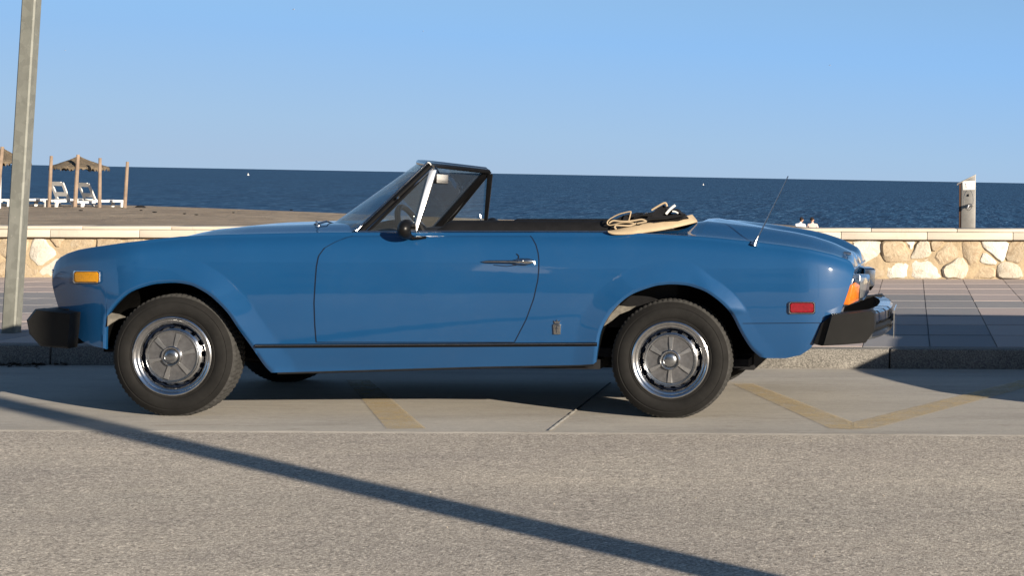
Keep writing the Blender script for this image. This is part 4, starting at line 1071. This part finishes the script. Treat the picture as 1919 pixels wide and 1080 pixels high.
# ================================================================== HOUSES ACROSS THE STREET (behind the camera, mirrored in the paint and chrome)
M['render_wall'] = simple('rendered_wall', (.42, .38, .32), .9, var=.12, nscale=1.5, bump=.2, bscale=30)
M['render_white'] = simple('white_wall', (.60, .58, .54), .9, var=.08, nscale=1.5)
M['dark_glass'] = simple('dark_glass', (.02, .025, .03), .1, var=.1)
for (hx, hw_, hh_, mt, lab) in ((-38, 16, 7.4, 'render_white', 'long white seaside apartment house across the street, far left'), (-20.5, 12, 8.6, 'render_wall', 'tallest sandy apartment house across the street'), (-7.0, 11.5, 6.4, 'render_white', 'low white house across the street straight opposite the car')):
    t = empty('apartment_house', (hx + hw_ / 2, -19, gz(hx) - .1)); tag(t, lab, 'building')
    z0 = gz(hx) - .1; MB().box(hx, hx + hw_, -24, -15, z0, z0 + hh_).build('wall', mt, t, sm=False, camb=False)
    MB().box(hx - .2, hx + hw_ + .2, -24.2, -14.8, z0 + hh_ + .003, z0 + hh_ + .25).build('roof', mt, t, sm=False, camb=False)
    for fl in range(int(hh_ // 2.9)):
        for k in range(int(hw_ // 2.6)):
            x_ = hx + .9 + k * 2.6; zz = z0 + .9 + fl * 2.9
            if fl == 0 and k == 1: MB().box(x_, x_ + 1.1, -14.999, -14.93, z0 + .1, z0 + 2.3).build('door', 'wood_dark', t, sm=False, camb=False); continue
            wf = MB().box(x_, x_ + 1.3, -14.999, -14.92, zz, zz + 1.4).build('window', mt, t, sm=False, camb=False)
            MB().box(x_ + .08, x_ + 1.22, -14.918, -14.905, zz + .08, zz + 1.32).build('pane', 'dark_glass', wf, sm=False, camb=False)

# ================================================================== SHOWER POST
D = 18.6
sp = P(1815, 428, D); sp.z = -.35
sh = empty('beach_shower_post', sp); tag(sh, 'stainless steel beach shower post with slanted top standing behind the wall', 'shower')
def pp(x_, y_, d): return P(x_, y_, d)
zb_ = -.3
a0, a1 = pp(1801, 430, D), pp(1828.5, 430, D)
def sprism(pts, d0, d1, mat, name, bev=.002, par=sh):
    A = [pp(x_, y_, d0) for x_, y_ in pts]; B = [Vector((p.x, d1, p.z)) for p in A]
    return MB().prism(A, B).build(name, mat, par, sm=False, bevel=bev, camb=False)
sprism([(1800.5, 500), (1827, 500), (1828.5, 327.5), (1802, 342)], D, D + .14, 'steel', 'post')
sprism([(1796.5, 500), (1800.2, 500), (1801.7, 342.5), (1797.5, 346)], D + .01, D + .13, 'wood_dark', 'wood_side')
sprism([(1793.5, 344), (1829.2, 326.5), (1829.2, 328.4), (1796, 345), (1795, 347.5), (1793.5, 347)], D - .012, D + .155, 'steel', 'slanted_cap', .001)
pq = sprism([(1803.5, 339.5), (1827, 338.8), (1827, 355.5), (1804.2, 356.5)], D - .006, D - .0005, 'white', 'plaque')
m = MB()
def mk(pts, w_=.0022):
    m.tube([pp(x_, y_, D - .0065) for x_, y_ in pts], w_, 4)
mk([(1810, 344), (1810, 351), (1812, 351)]); mk([(1808.6, 345.5), (1810, 344)]); mk([(1821.6, 344.5), (1820.4, 348), (1822.2, 350.5)], .0015)
m.build('plaque_marks', 'chrome_dull', pq, sm=False, camb=False)
m = MB(); c = pp(1814.5, 366, D); m.ball((c.x, c.y - .004, c.z), (.010, .014, .014), 10, 6); m.build('push_button', 'black_trim', sh, camb=False)
m = MB(); c = pp(1816, 387, D); m.tube([(c.x + .03, c.y + .01, c.z + .012), (c.x + .015, c.y - .04, c.z + .016), (c.x - .012, c.y - .065, c.z + .010), (c.x - .022, c.y - .07, c.z - .022)], [.016, .017, .018, .015], 10); m.build('tap', 'hub_grey', sh, camb=False)
m = MB(); c = pp(1815, 375, D); m.tube([(c.x + .05 * cos(a), c.y - .001, c.z + .11 * sin(a)) for a in [2 * pi * k / 24 for k in range(24)]], .002, 4, closed=True); m.build('access_panel_seam', 'chrome_dull', sh, camb=False)

# ================================================================== BEACH FURNITURE
DB = 75.0
def bp(x_, y_, d=DB): return P(x_, y_, d)
def bpole(xt, yt, xb, yb, label, r=.075, d=DB):
    a, b = bp(xb, yb + 6, d), bp(xt, yt, d)
    m = MB(); m.tube([a, (a + b) / 2, b], [r, r * .95, r * .85], 8); o = m.build('wooden_pole', 'wood', camb=False); tag(o, label, 'pole', 'wooden poles standing in the sand')
bpole(96.2, 292, 92, 386, 'wooden pole standing left of the left white lounger', d=74)
bpole(187.5, 296, 186.5, 390, 'wooden pole standing in front of the right white lounger', d=73.5)
bpole(239, 303, 233.5, 390, 'lone wooden pole at the right of the loungers', d=74)
def umbrella(ax, ay, ebl, ebr, ey, xb, yb, label, d=DB, seed=1):
    t = empty('thatched_parasol', bp(xb, yb, d)); tag(t, label, 'parasol', 'thatched parasols on the beach')
    m = MB(); m.tube([bp(xb, yb + 6, d - 1.15), bp((xb + ax) / 2, (yb + ay) / 2, d - 1.15), bp(ax - .5, ay - 1, d - 1.0)], [.085, .08, .07], 8); m.build('pole', 'wood', t, camb=False)
    A = bp(ax, ay + 1, d + .02); E = bp((ebl + ebr) / 2, ey, d); rr = (bp(ebr, ey, d).x - bp(ebl, ey, d).x) / 2
    h = A.z - E.z; r_ = random.Random(seed); n = 150; rows = []
    for i in range(9):
        f_ = i / 8; rad = rr * f_; z = A.z - h * (f_ ** .85) 
        rows.append([(A.x + (E.x - A.x) * f_ + rad * cos(2 * pi * k / n) * r_.uniform(.98, 1.02), A.y + rad * sin(2 * pi * k / n), z + .02 * r_.uniform(-1, 1)) for k in range(n)])
    rows.append([(E.x + rr * 1.03 * cos(2 * pi * k / n), A.y + rr * 1.03 * sin(2 * pi * k / n), E.z - r_.uniform(.05, .20)) for k in range(n)])
    m = MB(); m.grid(rows, close_v=True); m.build('thatch_canopy', 'thatch', t, camb=False)
    m = MB()
    for k in range(6):
        a = k * pi / 3; m.tube([(A.x, A.y, A.z - .12), (E.x + rr * .95 * cos(a), A.y + rr * .95 * sin(a), E.z - .03)], .025, 5)
    m.build('ribs', 'wood_dark', t, camb=False)
    return t
umbrella(147, 291, 98, 199, 313, 140, 390, 'tan thatched beach parasol above the pair of white loungers', d=75, seed=2)
umbrella(5, 276, -45, 52, 303, -8, 390, 'tan thatched beach parasol cut off by the left edge behind the lamp post', d=70, seed=5)
def lounger(px, py, label, rot=0, d=DB, s=1.0, back=True, mirrorx=1):
    base = bp(px, py, d); t = empty('sun_lounger', base); tag(t, label, 'sun lounger', 'white plastic sun loungers')
    def tr(p):
        x, y, z = p; x *= mirrorx; c_, s_ = cos(rot), sin(rot); return (base.x + (x * c_ - y * s_) * s, base.y + (x * s_ + y * c_) * s, base.z + z * s)
    def bx(m, x0, x1, y0, y1, z0, z1):
        m.prism([tr((x0, y0, z0)), tr((x1, y0, z0)), tr((x1, y0, z1)), tr((x0, y0, z1))], [tr((x0, y1, z0)), tr((x1, y1, z0)), tr((x1, y1, z1)), tr((x0, y1, z1))])
    m = MB(); bx(m, 0, 1.25, -.32, -.25, .24, .33); bx(m, 0, 1.25, .25, .32, .24, .33); bx(m, 1.20, 1.28, -.32, .32, .24, .33); bx(m, -.05, .03, -.32, .32, .24, .33)
    bx(m, -.62, .03, -.32, -.25, .20, .29); bx(m, -.62, .03, .25, .32, .20, .29)
    m.build('frame', 'white', t, sm=False, bevel=.015, camb=False)
    for i in range(5):
        m = MB(); bx(m, .08 + i * .23, .24 + i * .23, -.25, .25, .27, .31); m.build('slat', 'white', t, sm=False, camb=False)
    for (lx, ly) in ((-.5, -.28), (-.5, .28), (1.15, -.28), (1.15, .28)):
        m = MB(); m.prism([tr((lx - .06, ly - .03, 0)), tr((lx + .04, ly - .03, 0)), tr((lx + .1, ly - .03, .26)), tr((lx - .04, ly - .03, .26))], [tr((lx - .06, ly + .03, 0)), tr((lx + .04, ly + .03, 0)), tr((lx + .1, ly + .03, .26)), tr((lx - .04, ly + .03, .26))]); m.build('leg', 'white', t, sm=False, camb=False)
    m = MB()
    if back: top = (-.30, .95)
    else: top = (-.65, .42)
    def bk(u): return (top[0] * u, .30 + (top[1] - .30) * u)
    def slab_(u0, u1, y0, y1):
        a0, a1 = bk(u0), bk(u1)
        m.prism([tr((a0[0], y0, a0[1])), tr((a0[0], y1, a0[1])), tr((a1[0], y1, a1[1])), tr((a1[0], y0, a1[1]))], [tr((a0[0] + .05, y0, a0[1])), tr((a0[0] + .05, y1, a0[1])), tr((a1[0] + .05, y1, a1[1])), tr((a1[0] + .05, y0, a1[1]))])
    slab_(0, 1, -.36, -.24); slab_(0, 1, .24, .36); slab_(.80, 1.04, -.24, .24); slab_(.20, .44, -.24, .24)
    m.build('backrest', 'white', t, sm=False, camb=False)
    return t
lounger(117, 389, 'white sun lounger with raised back left of the parasol pole', rot=R(66), d=74.5, s=1.12)
lounger(168, 391, 'white sun lounger with raised back behind the right wooden pole', rot=R(60), d=74.5, s=1.12)
lounger(46, 388, 'white sun lounger with only its foot end showing right of the lamp post', rot=R(18), d=75, s=1.1)
lounger(4, 389, 'white sun lounger lying low at the left edge behind the lamp post', rot=R(28), d=75, s=1.1, back=False, mirrorx=1)
m = MB(); a = bp(0.5, 352, 70); m.prism([(a.x - .12, a.y, -.7), (a.x, a.y, -.7), (a.x, a.y, bp(0, 318, 70).z), (a.x - .12, a.y, bp(0, 318, 70).z)], [(a.x - .12, a.y + .1, -.7), (a.x, a.y + .1, -.7), (a.x, a.y + .1, bp(0, 318, 70).z), (a.x - .12, a.y + .1, bp(0, 318, 70).z)])
tag(m.build('white_post', 'white', sm=False, camb=False, bevel=.02), 'white post at the very left edge of the beach', 'post')
m = MB(); c = bp(263, 391, 76); m.ball((c.x, c.y, c.z + .03), (.24, .2, .12), 10, 6); tag(m.build('rock', 'under', camb=False), 'small dark rock lying on the sand right of the poles', 'rock')
rf = random.Random(9)
m = MB()
for k in range(11):
    a = bp(rf.uniform(5, 620), rf.uniform(393, 405), rf.uniform(60, 72)); a.z = a.z
    m.ball((a.x, a.y, a.z), (rf.uniform(.03, .10), .1, .02), 6, 4)
tag(m.build('seaweed_litter', 'under', camb=False), 'scattered dark seaweed scraps on the sand', 'seaweed', kind='stuff')

# people sitting beyond the wall
def person(px, pt, shirt, label, lean):
    d = 80; h = bp(px, pt, d); base = Vector((h.x, h.y, h.z - .86)); t = empty('person', base); tag(t, label, 'person', None)
    me = bpy.data.meshes.new('figure')
    J = [(0, 0, .10), (0, -.02, .30), (.0, 0, .52), (0, 0, .60), (lean * .5, 0, .68), (-.18, 0, .53), (.18, 0, .53), (-.26, -.06, .30), (.26, -.06, .30), (-.15, -.26, .16), (.15, -.26, .16), (-.12, -.42, .10), (.12, -.42, .10), (-.12, .0, .10), (.12, 0, .10), (-.16, -.38, .42), (.16, -.38, .42), (-.14, -.62, .04), (.14, -.62, .04)]
    E = [(0, 1), (1, 2), (2, 3), (3, 4), (2, 5), (2, 6), (5, 7), (6, 8), (7, 9), (8, 10), (0, 13), (0, 14), (13, 15), (14, 16), (15, 17), (16, 18)]
    use = sorted(set(i for e in E for i in e)); mp_ = {u: k for k, u in enumerate(use)}
    me.from_pydata([(base.x + J[u][0], base.y - J[u][1], base.z + J[u][2]) for u in use], [(mp_[a], mp_[b]) for a, b in E], [])
    o = bpy.data.objects.new('torso', me); COL.objects.link(o); me.materials.append(M[shirt])
    sk = o.modifiers.new('skin', 'SKIN'); rad = {0: .14, 1: .13, 2: .14, 3: .06, 4: .055, 5: .07, 6: .07, 7: .05, 8: .05, 9: .035, 10: .035, 13: .1, 14: .1, 15: .07, 16: .07, 17: .05, 18: .05}
    for k, u in enumerate(use): me.skin_vertices[0].data[k].radius = (rad[u],) * 2; me.skin_vertices[0].data[k].use_root = (u == 0)
    o.modifiers.new('sub', 'SUBSURF').levels = 1
    o.parent = t; o.matrix_parent_inverse = Matrix.Translation(-base)
    hc = (base.x + lean, base.y, base.z + .76)
    m = MB(); m.ball(hc, (.075, .09, .11), 12, 9); m.ball((hc[0] + .07, hc[1] - .0, hc[2] - .01), (.02, .016, .018), 6, 4); m.build('head', 'skin', t, camb=False)
    m = MB(); m.ball((hc[0] - .012, hc[1] - .012, hc[2] + .03), (.085, .097, .10), 12, 8); m.build('hair', 'hair', t, camb=False)
person(1500, 408, 'shirt_white', 'person in a white top sitting on the beach beyond the wall', .06)
person(1523, 408, 'shirt_pink', 'dark-haired person in a pale pink top sitting on the beach beyond the wall', -.02)
# buoys and gulls
for (x_, y_, s_, lab) in ((465, 328.5, 2.0, 'white buoy floating at sea above the car bonnet, left one'), (1318, 347, 1.5, 'small white buoy floating at sea above the folded soft top')):
    V = -(x_ - X0) * SR + (y_ - YP) * CR; dist = (EYE - SEA) * F / V; c = P(x_, y_, dist)
    t = MB(); r_ = s_ * dist / F; t.lathe([(.001, -.5 * r_), (r_ * .9, -.4 * r_), (r_, .2 * r_), (r_ * .6, .9 * r_), (r_ * .25, 1.2 * r_), (r_ * .2, 2 * r_), (.001, 2.1 * r_)], (c.x, c.y, SEA), 12, axis='Z')
    tag(t.build('buoy', 'white', camb=False), lab, 'buoy')
for (x_, y_, s_, lab) in ((550, 17, .5, 'tiny white gull gliding high near the top edge, above the bonnet'), (1555, 122, .4, 'tiny gull flying above the car boot'), (122, 94, .3, 'tiny gull flying right of the lamp post'), (793, 58, .3, 'tiny gull flying above the windscreen')):
    c = P(x_, y_, 220.); m = MB(); k = s_
    m.tube([(c.x - .3 * k, c.y, c.z), (c.x, c.y, c.z + .02), (c.x + .35 * k, c.y, c.z + .01)], [.03 * k, .09 * k, .03 * k], 6)
    m.prism([(c.x - .1 * k, c.y, c.z), (c.x + .1 * k, c.y, c.z), (c.x + .15 * k, c.y - .6 * k, c.z + .18 * k)], [(c.x - .1 * k, c.y, c.z + .02), (c.x + .1 * k, c.y, c.z + .02), (c.x + .15 * k, c.y - .6 * k, c.z + .2 * k)])
    m.prism([(c.x - .1 * k, c.y, c.z), (c.x + .1 * k, c.y, c.z), (c.x + .15 * k, c.y + .6 * k, c.z + .18 * k)], [(c.x - .1 * k, c.y, c.z + .02), (c.x + .1 * k, c.y, c.z + .02), (c.x + .15 * k, c.y + .6 * k, c.z + .2 * k)])
    tag(m.build('gull', 'bird', camb=False, sm=False), lab, 'bird')
# leaf litter in the gutter at the left
m = MB(); rl = random.Random(21)
for k in range(420):
    q = hit(rl.gauss(35, 38), rl.gauss(681, 4.5)); r_ = rl.uniform(.006, .017); a = rl.uniform(0, pi); z = gz(q.x) + .006 + rl.uniform(0, .012)
    m.poly([(q.x + r_ * 1.6 * cos(a), q.y + r_ * 1.6 * sin(a), z), (q.x - r_ * sin(a), q.y + r_ * cos(a), z + rl.uniform(0, .01)), (q.x - r_ * 1.6 * cos(a), q.y - r_ * 1.6 * sin(a), z), (q.x + r_ * sin(a), q.y - r_ * cos(a), z + rl.uniform(0, .01))])
tag(m.build('leaf_litter', 'leaf', camb=False, sm=False), 'dark dead leaves gathered in the gutter in front of the car', 'leaves', kind='stuff')
m = MB()
for k in range(26):
    q = hit(rl.uniform(0, 1919), 800 + 260 * rl.random() ** 1.5); r_ = rl.uniform(.0012, .003)
    m.ball((q.x, q.y, gz(q.x) + r_ * .5), (r_, r_, r_ * .7), 5, 4)
tag(m.build('grit', 'coping', camb=False, sm=False), 'loose pale grit scattered on the asphalt', 'grit', kind='stuff')
bpy.context.view_layer.update()
